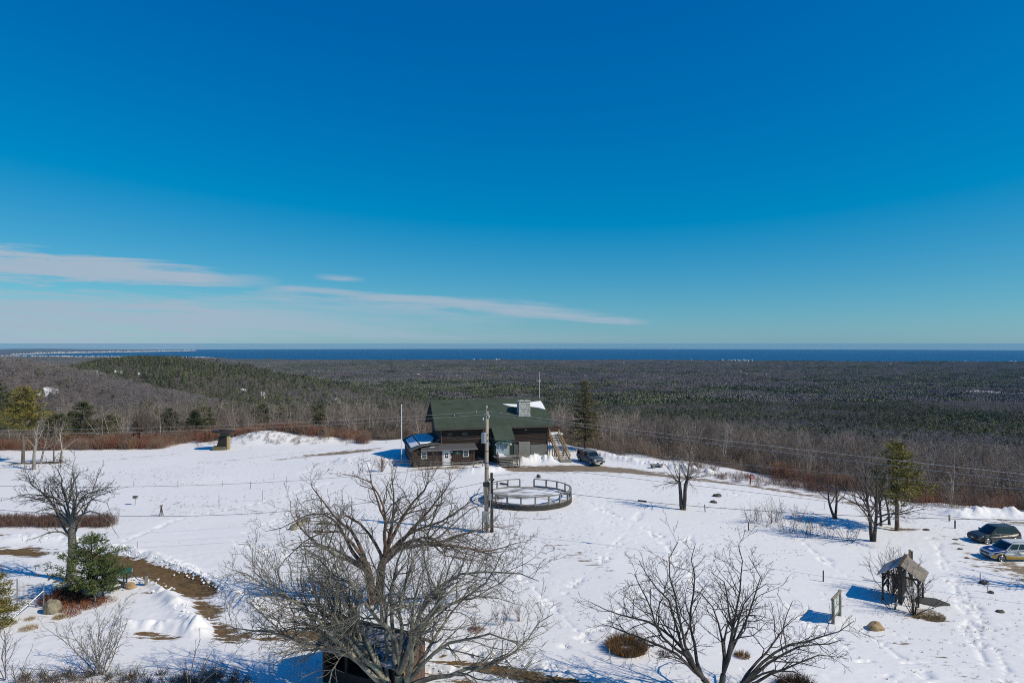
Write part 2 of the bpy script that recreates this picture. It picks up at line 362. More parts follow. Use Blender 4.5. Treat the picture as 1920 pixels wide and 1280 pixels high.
def build_ground():
    az = np.concatenate([np.linspace(-60, -39, 40, endpoint=False), np.linspace(-39, 39, 800, endpoint=False), np.linspace(39, 60, 40)]) * math.pi / 180
    rows = [6.0]
    while rows[-1] < 33: rows.append(rows[-1] + 0.8)
    while rows[-1] < 140: rows.append(rows[-1] + 0.75 * rows[-1] ** 2 / 12400.0)
    while rows[-1] < 13500: rows.append(rows[-1] * 1.028)
    rows = np.array(rows)
    A, Dm = np.meshgrid(az, rows)
    X = np.tan(A) * Dm; Y = Dm
    Z = T(X, Y)
    near = Dm < 145
    # thawed strips
    bare = np.full(X.shape, -3.0); tone = np.zeros(X.shape)
    nearm = np.where(near)
    xs, ys = X[nearm], Y[nearm]
    b = np.full(xs.shape, -3.0); tn = np.zeros(xs.shape); zadd = np.zeros(xs.shape)
    for tv, pl in BARE:
        e, _ = seg_dist(xs, ys, [P2(p[0], p[1]) for p in pl], [p[2] for p in pl])
        v = -e / 0.7; k = v > b; b = np.where(k, v, b); tn = np.where(k & (v > -1.5), tv, tn)
    for pl, wd, pk in SPARSE:                              # thin dirty or wind-scoured snow: scattered specks only
        dd, _ = seg_dist(xs, ys, [P2(*p) for p in pl], [0.0] * len(pl))
        v = pk + .55 - 1.6 * (dd / wd) ** 2; k = v > b; tn = np.where(k, .75, tn); b = np.maximum(b, v)
    hole = sstep(-0.6, 0.8, b)
    zadd -= 0.10 * hole
    for pl, hw, hh in BANKS:
        e, run = seg_dist(xs, ys, [P2(*p) for p in pl], [0.0] * len(pl))
        lump = 0.25 + 0.75 * fbm(xs / 1.9, ys / 1.9, 61, 2) + 0.75 * (fbm(xs / 0.5, ys / 0.5, 63, 3) - .2)
        prof = np.exp(-(e / hw) ** 2 * 1.2)
        chop = 0.7 + 0.6 * vnoise(run / 0.33, e / .9, 77)
        zadd += hh * prof * lump * chop
        b = b - 2.5 * np.exp(-(e / (hw * 1.1)) ** 2) * (b < 1.2)
    # wind texture and footprints
    zadd += (fbm(xs / 3.2 + 7, ys / 1.5, 21, 4) - 0.5) * 0.05 * (1 - hole)
    rough = sstep(0.45, 0.7, vnoise(xs / 9.0, ys / 9.0, 90))
    zadd += (vnoise(xs / 0.42, ys / 0.42, 23) - 0.5) * (0.006 + 0.03 * rough) * (1 - hole)
    pit = np.zeros(xs.shape); rg = np.random.RandomState(5)
    for tr in TRAILS:
        q = [P2(*p) for p in tr]
        e, run = seg_dist(xs, ys, q, [0.0] * len(q))
        e = e + (vnoise(xs / 2.0, ys / 2.0, 55) - 0.5) * 1.1
        ph = (vnoise(run / 0.36, e * 0, 41) > 0.45)
        pit = np.maximum(pit, np.exp(-(e / 0.28) ** 2) * ph)
    stray = (vnoise(xs / 0.5, ys / 0.5, 101) > 0.93) * (vnoise(xs / 7.0, ys / 7.0, 103) > 0.62)
    pit = np.maximum(pit, stray * 0.35)
    zadd -= 0.13 * pit
    Z[nearm] += zadd; bare[nearm] = b; tone[nearm] = tn
    # tyre ruts by the cars and across the drive
    px = bearing(X, Y)
    edge = np.interp(px, EPX, EDG)
    d = Y - edge
    forest = sstep(-1.0, 6.0, d)
    snowpatch = 0.8 * sstep(0.56, 0.66, fbm(X / 15.0, Y / 22.0, 44, 4)) * sstep(.48, .6, fbm(X / 120.0, Y / 120.0, 46, 2)) * sstep(300, 700, Y) * (1 - sstep(2600, 3200, Y))
    onhill = np.exp(-((X + 560) / 380.0) ** 2 - ((Y - 1330) / 330.0) ** 2) + np.exp(-((X + 560) / 200.0) ** 2 - ((Y - 640) / 200.0) ** 2)
    snowpatch *= np.clip(onhill * 1.6, 0, 1)
    knoll = np.exp(-((X + 44) / 13.0) ** 2 - ((Y - 126.5) / 5.0) ** 2)
    clearing = np.zeros(X.shape)
    for (cx_, cy_, rx, ry) in CLEAR: clearing = np.maximum(clearing, (((X - cx_) / rx) ** 2 + ((Y - cy_) / ry) ** 2 < 1) * 1.0)
    snow = np.clip(1 - forest + snowpatch + clearing + 0.56 * sstep(0.25, 0.5, knoll), 0, 1)
    V = np.stack([X, Y, Z], -1).reshape(-1, 3)
    nr, nc = X.shape
    i = (np.arange(nr - 1)[:, None] * nc + np.arange(nc - 1)[None, :]).ravel()
    Fq = np.stack([i, i + 1, i + nc + 1, i + nc], -1)
    o = np_mesh('snowy_ground', V, Fq, ground_mat()); tag(o, kind='structure')
    for nm, arr in (('bare', bare), ('tone', tone), ('snow', snow), ('pit', None)):
        if arr is None: continue
        at_ = o.data.attributes.new(nm, 'FLOAT', 'POINT'); at_.data.foreach_set('value', arr.astype(np.float32).ravel())
    return o
CLEAR = [(at_x, at_y, rx, ry) for (at_x, at_y, rx, ry) in [(1690, 2400, 75, 260), (850, 1190, 22, 130)]]
def ground_mat():
    m = bpy.data.materials.new('snow_and_soil'); m.use_nodes = True; nt = m.node_tree; N, L = nt.nodes, nt.links
    b = N['Principled BSDF']; b.inputs['Roughness'].default_value = 0.75; b.inputs['Specular IOR Level'].default_value = 0.25
    def attr(n):
        a = N.new('ShaderNodeAttribute'); a.attribute_name = n; return a.outputs['Fac']
    def mth(op, a, c=None, d=None, cl=False):
        n = N.new('ShaderNodeMath'); n.operation = op; n.use_clamp = cl
        for i, v in enumerate((a, c, d)):
            if v is None: continue
            if isinstance(v, (int, float)): n.inputs[i].default_value = v
            else: L.new(v, n.inputs[i])
        return n.outputs[0]
    def noise(sc, det=5.0, rough=0.65, vec=None):
        n = N.new('ShaderNodeTexNoise'); n.inputs['Scale'].default_value = sc; n.inputs['Detail'].default_value = det; n.inputs['Roughness'].default_value = rough
        L.new(vec or tco, n.inputs['Vector']); return n.outputs[0]
    def ramp(f, stops):
        r = N.new('ShaderNodeValToRGB'); e = r.color_ramp.elements
        while len(e) > 1: e.remove(e[0])
        e[0].position, e[0].color = stops[0][0], (*stops[0][1], 1)
        for p, c in stops[1:]:
            q = e.new(p); q.color = (*c, 1)
        L.new(f, r.inputs[0]); return r.outputs[0]
    def mixc(f, a, c):
        n = N.new('ShaderNodeMix'); n.data_type = 'RGBA'; L.new(f, n.inputs[0])
        for s, v in ((6, a), (7, c)):
            if isinstance(v, tuple): n.inputs[s].default_value = (*v, 1)
            else: L.new(v, n.inputs[s])
        return n.outputs[2]
    tco = N.new('ShaderNodeTexCoord').outputs['Object']
    n1, n2, n3 = noise(0.55, 6, 0.7), noise(3.2, 6, 0.7), noise(0.08, 4)
    mp = N.new('ShaderNodeMapping'); mp.inputs['Scale'].default_value = (0.25, 1.0, 1.0); mp.inputs['Rotation'].default_value = (0, 0, 0.25); L.new(tco, mp.inputs[0])
    n4 = noise(2.3, 7, 0.75, mp.outputs[0])
    snowcol = ramp(n3, [(0.3, (0.79, 0.79, 0.785)), (0.7, (0.835, 0.832, 0.825))])
    grass = ramp(n2, [(0.25, (0.075, 0.045, 0.018)), (0.5, (0.15, 0.092, 0.035)), (0.75, (0.23, 0.155, 0.07))])
    gravel = ramp(n2, [(0.25, (0.13, 0.10, 0.07)), (0.5, (0.24, 0.19, 0.13)), (0.8, (0.34, 0.28, 0.21))])
    soil = mixc(attr('tone'), grass, gravel)
    # thawed where the strip value plus noise passes a threshold; ragged edge
    f = mth('ADD', attr('bare'), mth('MULTIPLY', mth('SUBTRACT', n4, 0.5), 8.5))
    f = mth('ADD', f, mth('MULTIPLY', mth('SUBTRACT', n1, 0.5), 3.0))
    f = mth('MULTIPLY_ADD', f, 2.2, 0.5, True)
    floor = ramp(noise(0.35, 6, 0.7), [(0.3, (0.075, 0.062, 0.054)), (0.55, (0.12, 0.098, 0.082)), (0.8, (0.19, 0.16, 0.14))])
    # forest floor against snow
    s = mth('ADD', attr('snow'), mth('MULTIPLY', mth('SUBTRACT', noise(0.12, 5, 0.7), 0.5), 0.9))
    s = mth('MULTIPLY_ADD', mth('SUBTRACT', s, 0.5), 6.0, 0.5, True)
    col = mixc(s, floor, mixc(f, snowcol, soil))
    L.new(col, b.inputs['Base Color'])
    bp = N.new('ShaderNodeBump'); bp.inputs['Strength'].default_value = 0.3; bp.inputs['Distance'].default_value = 0.12
    mp2 = N.new('ShaderNodeMapping'); mp2.inputs['Scale'].default_value = (0.5, 1.0, 1.0); L.new(tco, mp2.inputs[0])
    h = mth('ADD', noise(1.5, 6, 0.62, mp2.outputs[0]), mth('MULTIPLY', noise(9.0, 4), 0.25))
    L.new(h, bp.inputs['Height']); L.new(bp.outputs[0], b.inputs['Normal'])
    return m
ground = build_ground()

# ------------------------------------------------------------------ sea, far shore
def polar_sheet(name, m, pxs, r0, r1, n, zfun, kind='structure'):
    us = (np.array(pxs) - CX) / F
    t = np.linspace(0, 1, n)[:, None]
    R0 = np.array([r0(p) for p in pxs]); R1 = np.array([r1(p) for p in pxs])
    Y = R0 * (R1 / R0) ** t; X = us[None, :] * Y
    Z = zfun(X, Y) - (X * X + Y * Y) / (2 * R_EARTH)
    V = np.stack([X, Y, Z], -1).reshape(-1, 3); nc = len(pxs)
    i = (np.arange(n - 1)[:, None] * nc + np.arange(nc - 1)[None, :]).ravel()
    o = np_mesh(name, V, np.stack([i, i + 1, i + nc + 1, i + nc], -1), m)
    return tag(o, kind=kind)
sea_m = mat('sea_water', (0.0, 0.066, 0.175), 0.5, (0.0, 0.080, 0.20), 0.0012, 0.5, bump=0.35, bscale=0.02, spec=0.12, stretch=(0.35, 1, 1))
polar_sheet('sea', sea_m, np.linspace(-1400, 3400, 160), lambda p: 6500.0, lambda p: 62000.0, 90, lambda X, Y: SEA + 0 * X)
FPX = np.array([-900, -20, 40, 120, 250, 340, 372], float); FD = np.array([12800, 12800, 14600, 16800, 20000, 23500, 26000], float)
far_m = mat('far_shore_land', (0.06, 0.065, 0.06), 0.9, (0.12, 0.11, 0.11), 0.004, 0.4)
def farz(X, Y):
    px = bearing(X, Y); fd = np.interp(px, FPX, FD)
    return SEA - 2 + np.clip((Y - fd) / 260.0, 0, 1) * (12 + 22 * fbm(X / 900.0, Y / 2500.0, 12, 3)) + 60 * np.exp(-((px - 55) / 110.0) ** 2) * sstep(26000, 36000, Y)
polar_sheet('far_shore', far_m, np.linspace(-900, 372, 180), lambda p: float(np.interp(p, FPX, FD)) - 100, lambda p: 41000.0 - 14000 * float(sstep(150, 372, p)), 50, farz)
beach_m = mat('pale_beach_sand', (0.62, 0.60, 0.56), 0.9, (0.3, 0.28, 0.26), 0.01, 0.4)
polar_sheet('far_beach', beach_m, np.linspace(20, 368, 160), lambda p: float(np.interp(p, FPX, FD)) - 150 - 90 * math.sin(p * .7), lambda p: float(np.interp(p, FPX, FD)) + 220 + 120 * math.sin(p * 1.9), 6,
            lambda X, Y: SEA + 1.5 + np.clip((Y - np.interp(bearing(X, Y), FPX, FD)) / 300.0, 0, 1) * 34)
def near_shore(p): return float(np.interp(p, CPX, CD))
polar_sheet('near_beach', beach_m, np.linspace(-60, 392, 170), lambda p: near_shore(p) - 60 + 60 * math.sin(p * .9), lambda p: near_shore(p) + 330 + 110 * math.sin(p * 1.3 + 1), 6,
            lambda X, Y: SEA + 13 - np.clip((Y - np.interp(bearing(X, Y), CPX, CD)) / 400.0, 0, 1) * 9)
# ------------------------------------------------------------------ tree builders
def _norm(a):
    l = math.sqrt(a[0] * a[0] + a[1] * a[1] + a[2] * a[2]) or 1.0
    return (a[0] / l, a[1] / l, a[2] / l)
def _side(R, d, ang):
    """direction at an angle to d about a random azimuth"""
    while True:
        r = (R.gauss(0, 1), R.gauss(0, 1), R.gauss(0, 1))
        k = r[0] * d[0] + r[1] * d[1] + r[2] * d[2]
        q = (r[0] - k * d[0], r[1] - k * d[1], r[2] - k * d[2])
        l = math.sqrt(q[0] ** 2 + q[1] ** 2 + q[2] ** 2)
        if l > 1e-3: break
    c, s = math.cos(ang), math.sin(ang) / l
    return (d[0] * c + q[0] * s, d[1] * c + q[1] * s, d[2] * c + q[2] * s)
def grow(R, out, p, d, L, r, lv, P):
    n = P['n'][lv]; st = L / n; w = P['wander'][lv]; up = P['up'][lv]; tp = P.get('taper', 0.75)
    pts = [p]; rad = [r]; ds = [d]
    for i in range(n):
        d = _norm((d[0] + R.gauss(0, w), d[1] + R.gauss(0, w), d[2] + R.gauss(0, w) + up))
        p = (p[0] + d[0] * st, p[1] + d[1] * st, p[2] + d[2] * st)
        pts.append(p); rad.append(max(r * (1 - tp * (i + 1) / n), P['rmin'])); ds.append(d)
    out.append((lv, pts, rad))
    kids(R, out, pts, rad, ds, L, lv, P)
def kids(R, out, pts, rad, ds, L, lv, P, t0=None):
    if lv + 1 >= P['levels']: return
    n = len(pts) - 1
    k = max(1, int(round(P['per_m'][lv] * L * R.uniform(0.8, 1.2)))) if P['per_m'][lv] else 0
    t0 = P['t0'][lv] if t0 is None else t0
    for j in range(k):
        t = t0 + (1 - t0) * min(0.999, (j + R.random()) / k)
        q = t * n; i = int(q); f = q - i
        a, b = pts[i], pts[i + 1]
        pos = (a[0] + (b[0] - a[0]) * f, a[1] + (b[1] - a[1]) * f, a[2] + (b[2] - a[2]) * f)
        rr = rad[i] + (rad[i + 1] - rad[i]) * f
        cl = max(P['lmin'], P['ratio'][lv] * L * (1.15 - 0.75 * t) * R.uniform(0.6, 1.25))
        grow(R, out, pos, _side(R, ds[i], math.radians(P['ang'][lv] * R.uniform(0.7, 1.25))), cl, max(rr * P['rr'], P['rmin']), lv + 1, P)
def grow_to(R, start, d, target, r0, r1, n, w):
    p = tuple(start); pts, rad, ds = [p], [r0], [_norm(d)]; d = _norm(d)
    tot = (Vector(target) - Vector(start)).length
    for i in range(n):
        rem = n - i
        tv = (target[0] - p[0], target[1] - p[1], target[2] - p[2]); tl = math.sqrt(sum(c * c for c in tv)) or 1
        st = tl / rem * 1.04; k = 0.10 + 0.82 * (i / n) ** 1.25
        d = _norm((d[0] * (1 - k) + tv[0] / tl * k + R.gauss(0, w), d[1] * (1 - k) + tv[1] / tl * k + R.gauss(0, w), d[2] * (1 - k) + tv[2] / tl * k + R.gauss(0, w)))
        p = (p[0] + d[0] * st, p[1] + d[1] * st, p[2] + d[2] * st)
        pts.append(p); rad.append(r0 + (r1 - r0) * ((i + 1) / n) ** 0.8); ds.append(d)
    return pts, rad, ds
def tube_batch(branches, sides_of):
    """branches (level, points, radii) -> numpy verts, quads; grouped by (points, sides) and vectorised"""
    groups = {}
    for lv, pts, rad in branches: groups.setdefault((len(pts), sides_of(lv)), []).append((pts, rad))
    Vs, Fs, off = [], [], 0
    for (n, s), lst in groups.items():
        Pn = np.array([b[0] for b in lst], float); Rn = np.array([b[1] for b in lst], float)
        tn = np.empty_like(Pn); tn[:, 1:-1] = Pn[:, 2:] - Pn[:, :-2]; tn[:, 0] = Pn[:, 1] - Pn[:, 0]; tn[:, -1] = Pn[:, -1] - Pn[:, -2]
        tn /= np.linalg.norm(tn, axis=2, keepdims=True) + 1e-12
        ax = Pn[:, -1] - Pn[:, 0]; ref = np.where((np.abs(ax[:, 2:3]) > 0.8 * np.linalg.norm(ax, axis=1, keepdims=True)), np.array([[0, 1.0, 0]]), np.array([[0, 0, 1.0]]))
        x = np.cross(tn, ref[:, None, :]); x /= np.linalg.norm(x, axis=2, keepdims=True) + 1e-9
        y = np.cross(x, tn)
        a = np.arange(s) * 2 * math.pi / s
        ring = Pn[:, :, None, :] + Rn[:, :, None, None] * (x[:, :, None, :] * np.cos(a)[None, None, :, None] + y[:, :, None, :] * np.sin(a)[None, None, :, None])
        B = len(lst); Vs.append(ring.reshape(-1, 3))
        bi = (np.arange(B) * n * s)[:, None, None]; ri = (np.arange(n - 1) * s)[None, :, None]; k = np.arange(s)[None, None, :]; k2 = (k + 1) % s
        q = np.stack([bi + ri + k, bi + ri + k2, bi + ri + s + k2, bi + ri + s + k], -1).reshape(-1, 4) + off
        Fs.append(q); off += B * n * s
    return np.concatenate(Vs), np.concatenate(Fs)
OAK = dict(levels=5, n=[6, 6, 4, 3, 2], wander=[.16, .22, .24, .22, .2], up=[.05, .04, .06, .06, .06], per_m=[1.6, 2.0, 2.6, 3.4, 0], t0=[.2, .12, .12, .1, 0],
           ratio=[.5, .46, .5, .5, .5], ang=[48, 48, 44, 42, 40], rr=.58, rmin=.008, lmin=.22, taper=.78)
def tree_obj(name, label, cat, base, branches, bark, twig, split=1, group=None, sides=lambda lv: (9, 6, 4, 3, 3, 3)[lv]):
    """branches in world-relative coordinates (base at origin)"""
    t = thing(name, label, cat, base, 0, group)
    tr = [b for b in branches if b[0] <= split]; cr = [b for b in branches if b[0] > split]
    V, Q = tube_batch(tr, sides); np_mesh('trunk', V, Q, bark, t)
    if cr:
        V, Q = tube_batch(cr, sides); np_mesh('crown', V, Q, twig, t)
    return t
bark_oak = mat('lichen_oak_bark', (0.09, 0.078, 0.064), 0.95, (0.30, 0.285, 0.22), 1.6, 0.30, bump=0.6, bscale=14)
twig_oak = mat('grey_oak_twigs', (0.095, 0.083, 0.068), 0.95, (0.25, 0.23, 0.18), 1.1, 0.35)
bark_red = mat('reddish_brown_bark', (0.075, 0.048, 0.034), 0.95, (0.20, 0.13, 0.09), 1.8, 0.35, bump=0.6, bscale=14)
twig_brown = mat('brown_twigs', (0.085, 0.066, 0.050), 0.95, (0.19, 0.155, 0.115), 1.0, 0.4)
bark_dark = mat('dark_bark', (0.034, 0.029, 0.026), 0.95, (0.095, 0.083, 0.072), 2.0, 0.35, bump=0.6, bscale=14)
twig_dark = mat('dark_twigs', (0.036, 0.031, 0.028), 0.95, (0.075, 0.064, 0.056), 1.0, 0.4)
bark_pale = mat('pale_grey_bark', (0.10, 0.085, 0.072), 0.95, (0.19, 0.165, 0.14), 1.4, 0.5, rand=(0.50, 0.45, 0.39), obj_rand=0.2)
twig_grey = mat('grey_brown_twigs', (0.14, 0.115, 0.102), 0.95, (0.24, 0.205, 0.18), 0.9, 0.4, rand=(0.29, 0.225, 0.185), obj_rand=0.35)
bark_birch = mat('birch_bark', (0.34, 0.31, 0.27), 0.9, (0.10, 0.085, 0.07), 5.0, 0.3)
twig_birch = mat('birch_twigs', (0.10, 0.08, 0.065), 0.95, (0.17, 0.14, 0.12), 1.0, 0.4)
twig_red = mat('red_brown_twigs', (0.11, 0.05, 0.042), 0.95, (0.19, 0.10, 0.08), 1.0, 0.4, obj_rand=0.25)

def targeted_tree(seed, name, label, base, fork_h, r_base, targets, bark, twig, P, w=0.13, stems=None, rlimb=0.11, cat='tree', lean=(0, 0)):
    """old tree whose limbs reach out to given points of the crown; targets (px, py, depth offset)"""
    R = random.Random(seed); out = []
    base = Vector(base)
    stems = stems or [((0, 0), fork_h)]
    tops = []
    for (ox, oy), h in stems:
        s = (ox * 0.35, oy * 0.35, -0.2); top = (ox + lean[0], oy + lean[1], h)
        pts, rad, ds = grow_to(R, s, (ox * .3, oy * .3, 1), top, r_base, r_base * 0.72, 5, 0.05)
        rad[0] *= 1.35; out.append((0, pts, rad)); tops.append((pts, ds))
    for (px, py, dd) in targets:
        tg = atD(px, py, base.y + dd) - base
        pts0, ds0 = min(tops, key=lambda tp: (Vector(tp[0][-1]) - tg).length + R.random() * 0.8)
        k = R.choice((-1, -1, -2)) if len(pts0) > 2 else -1
        st = pts0[k]; L = (tg - Vector(st)).length
        d = _norm((tg.x * .12 + ds0[-1][0], tg.y * .12 + ds0[-1][1], (tg.z - st[2]) * .10 + 0.9))
        r0 = rlimb * (0.65 + 0.06 * L)
        pts, rad, ds = grow_to(R, st, d, tg, r0, 0.016, max(6, int(L * 1.3)), w)
        out.append((1, pts, rad))
        kids(R, out, pts, rad, ds, L, 1, P, t0=0.30)
    return tree_obj(name, label, cat, base, out, bark, twig)
def free_branches(seed, h, r, P, trunk_frac=0.45, lean=0.05, n_limb=6, stems=1, spread=0.0):
    """ordinary bare tree with base at the origin"""
    R = random.Random(seed); out = []
    for s in range(stems):
        a = R.uniform(0, 6.28); sp = spread * R.uniform(.5, 1.2)
        d = _norm((math.cos(a) * sp + R.gauss(0, lean), math.sin(a) * sp + R.gauss(0, lean), 1))
        pts, rad, ds = [(math.cos(a) * .08 * (stems > 1), math.sin(a) * .08 * (stems > 1), -.3)], [r * 1.25], [d]
        p = pts[0]; n = 9
        for i in range(n):
            d = _norm((d[0] + R.gauss(0, .07), d[1] + R.gauss(0, .07), d[2] + .06)); st = (h + .3) / n * R.uniform(.9, 1.08)
            p = (p[0] + d[0] * st, p[1] + d[1] * st, p[2] + d[2] * st); pts.append(p); rad.append(max(r * (1 - .93 * (i + 1) / n), .012)); ds.append(d)
        out.append((0, pts, rad))
        for j in range(n_limb):
            t = trunk_frac + (0.97 - trunk_frac) * (j + R.random()) / n_limb
            q = t * n; i = int(q); L = h * (0.16 + 0.42 * (1 - t)) * R.uniform(.75, 1.25)
            grow(R, out, pts[i], _side(R, ds[i], math.radians(R.uniform(32, 62))), L, max(rad[i] * .6, .014), 1, P)
    return out
# ------------------------------------------------------------------ conifers: trunk, whorled limbs and needle sprays of small triangles
def needle_cloud(rs, centres, axes, radii, n_each, size, flat=0.6):
    """small thin triangles spread in ellipsoids round each centre"""
    n_each = int(n_each * 1.9)
    C = np.repeat(np.asarray(centres, float), n_each, 0); Rr = np.repeat(np.asarray(radii, float), n_each)
    k = len(C); off = rs.normal(0, 0.45, (k, 3)) * Rr[:, None]; off[:, 2] *= flat
    dirn = np.repeat(np.asarray(axes, float), n_each, 0) + rs.normal(0, 0.75, (k, 3)); dirn[:, 2] += 0.25
    dirn /= np.linalg.norm(dirn, axis=1, keepdims=True) + 1e-9
    sd = np.cross(dirn, rs.normal(0, 1, (k, 3))); sd /= np.linalg.norm(sd, axis=1, keepdims=True) + 1e-9
    ln = size * rs.uniform(.6, 1.4, (k, 1)); wd = ln * rs.uniform(.09, .17, (k, 1))
    c = C + off
    V = np.stack([c - sd * wd, c + sd * wd, c + dirn * ln], 1).reshape(-1, 3)
    return V, np.arange(3 * k).reshape(-1, 3)
def pine_parts(seed, h, r, width, clear, whorls, limbs, n_each, size, shape='pine', trunk_r=0.18):
    R = random.Random(seed); rs = np.random.RandomState(seed)
    br, cen, ax, rd = [], [], [], []
    pts = [(R.gauss(0, .03) * i * .3, R.gauss(0, .03) * i * .3, -0.3 + (h + .3) * i / 8) for i in range(9)]
    br.append((0, pts, [trunk_r * (1 - .95 * i / 8) + .01 for i in range(9)]))
    for w in range(whorls):
        t = clear + (0.985 - clear) * (w + R.random() * .7) / whorls
        zc = h * t
        if shape == 'spruce': L0 = width * (1 - (t - clear) / (1 - clear)) ** 0.85 + .12
        else: L0 = width * (1 - ((t - clear) / (1 - clear)) ** 1.9) * (0.65 + .35 * min(1, (t - clear) / .12)) + .25
        a0 = R.uniform(0, 6.28)
        for b in range(limbs):
            if R.random() < .12: continue
            a = a0 + 6.283 * b / limbs + R.gauss(0, .25); L = L0 * R.uniform(.55, 1.2)
            rise = (-0.15 if shape == 'spruce' else 0.22) + R.gauss(0, .12)
            i = t * 8; i0 = min(7, int(i)); bx_, by_ = pts[i0][0], pts[i0][1]
            q = [(bx_ + math.cos(a) * L * s, by_ + math.sin(a) * L * s, zc + L * s * rise + (.12 * L * s * s)) for s in (0, .5, 1)]
            br.append((2, q, [max(.045 * L / 2, .012), .02, .008]))
            for s in np.linspace(.3, 1.0, max(2, int(L / (r * .8)) + 1)):
                cen.append((bx_ + math.cos(a) * L * s + R.gauss(0, .12) * L, by_ + math.sin(a) * L * s + R.gauss(0, .12) * L, zc + L * s * rise + .12 * L * s * s))
                ax.append((math.cos(a), math.sin(a), .15)); rd.append(r * R.uniform(.6, 1.2))
    V, Fq = needle_cloud(rs, cen, ax, rd, n_each, size, .5)
    return br, V, Fq
def conifer_obj(seed, name, label, base, mat_n, group=None, bark=None, sides=(7, 4, 3), **k):
    br, V, Fq = pine_parts(seed, **k)
    t = thing(name, label, 'tree', base, 0, group)
    tv, tq = tube_batch(br, lambda lv: sides[lv]); np_mesh('trunk', tv, tq, bark or bark_dark, t)
    np_mesh('crown', V, Fq, mat_n, t, smooth=False)
    return t
need_pine = mat('pine_needles', (0.040, 0.065, 0.018), 0.75, (0.12, 0.15, 0.04), 0.8, 0.35)
need_olive = mat('olive_pine_needles', (0.095, 0.095, 0.02), 0.8, (0.27, 0.22, 0.05), 0.7, 0.35)
need_spruce = mat('spruce_needles', (0.105, 0.095, 0.045), 0.8, (0.20, 0.165, 0.08), 0.8, 0.4)
need_wood = mat('woodland_needles', (0.055, 0.075, 0.036), 0.85, (0.105, 0.115, 0.045), 0.35, 0.4, rand=(0.13, 0.12, 0.045), obj_rand=0.3)
# ------------------------------------------------------------------ woods
WOOD = dict(levels=4, n=[6, 4, 3, 2], wander=[.12, .2, .22, .2], up=[.05, .08, .10, .08], per_m=[1.5, 2.1, 2.8, 0], t0=[.2, .2, .15, 0],
            ratio=[.5, .5, .5, .5], ang=[45, 42, 42, 38], rr=.6, rmin=.011, lmin=.3, taper=.78)
def scatter(name, P3, rot, scl, idx, protos, tilt=None):
    """one object: points instanced with the given shapes (uncountable woods, grass and the like)"""
    me = bpy.data.meshes.new(name); n = len(P3)
    me.vertices.add(n); me.vertices.foreach_set('co', np.asarray(P3, np.float32).ravel())
    for nm, arr, ty in (('rot', rot, 'FLOAT'), ('scl', scl, 'FLOAT'), ('idx', idx, 'INT')):
        a = me.attributes.new(nm, ty, 'POINT'); a.data.foreach_set('value', np.asarray(arr, np.int32 if ty == 'INT' else np.float32))
    o = bpy.data.objects.new(name, me); COL.objects.link(o); tag(o, kind='stuff')
    pc = bpy.data.collections.new(name + '_shapes')
    for p in protos: pc.objects.link(p)
    ng = bpy.data.node_groups.new(name, 'GeometryNodeTree')
    ng.interface.new_socket('Geometry', in_out='INPUT', socket_type='NodeSocketGeometry'); ng.interface.new_socket('Geometry', in_out='OUTPUT', socket_type='NodeSocketGeometry')
    N, L = ng.nodes, ng.links
    gi, go = N.new('NodeGroupInput'), N.new('NodeGroupOutput')
    ci = N.new('GeometryNodeCollectionInfo'); ci.inputs['Collection'].default_value = pc; ci.inputs['Separate Children'].default_value = True; ci.inputs['Reset Children'].default_value = True
    ip = N.new('GeometryNodeInstanceOnPoints'); ip.inputs['Pick Instance'].default_value = True
    def na(nm, ty):
        a = N.new('GeometryNodeInputNamedAttribute'); a.data_type = ty; a.inputs['Name'].default_value = nm; return a.outputs[0]
    cx = N.new('ShaderNodeCombineXYZ'); L.new(na('rot', 'FLOAT'), cx.inputs[2])
    e2r = N.new('FunctionNodeEulerToRotation'); L.new(cx.outputs[0], e2r.inputs[0])
    L.new(gi.outputs[0], ip.inputs['Points']); L.new(ci.outputs[0], ip.inputs['Instance'])
    L.new(na('idx', 'INT'), ip.inputs['Instance Index']); L.new(e2r.outputs[0], ip.inputs['Rotation'])
    sx = N.new('ShaderNodeCombineXYZ'); s = na('scl', 'FLOAT')
    for k in range(3): L.new(s, sx.inputs[k])
    L.new(sx.outputs[0], ip.inputs['Scale']); L.new(ip.outputs[0], go.inputs[0])
    o.modifiers.new('scatter', 'NODES').node_group = ng
    return o
def proto_obj(name, V, Fq, m, extra=None, smooth=True):
    me = np_mesh('__' + name, V, Fq, m, smooth=smooth)
    if extra is not None:                                    # second shape with its own material joined in
        V2, F2, m2 = extra
        k = len(me.vertices); bm = bmesh.new(); bm.from_mesh(me)
        me2 = np_mesh('__x', V2, F2, m2, smooth=False); nf = len(bm.faces); bm.from_mesh(me2)
        bm.faces.ensure_lookup_table()
        for f_ in bm.faces[nf:]: f_.material_index = 1
        bm.to_mesh(me); bm.free(); me.materials.append(m2); bpy.data.meshes.remove(me2)
    return bpy.data.objects.new(name, me)

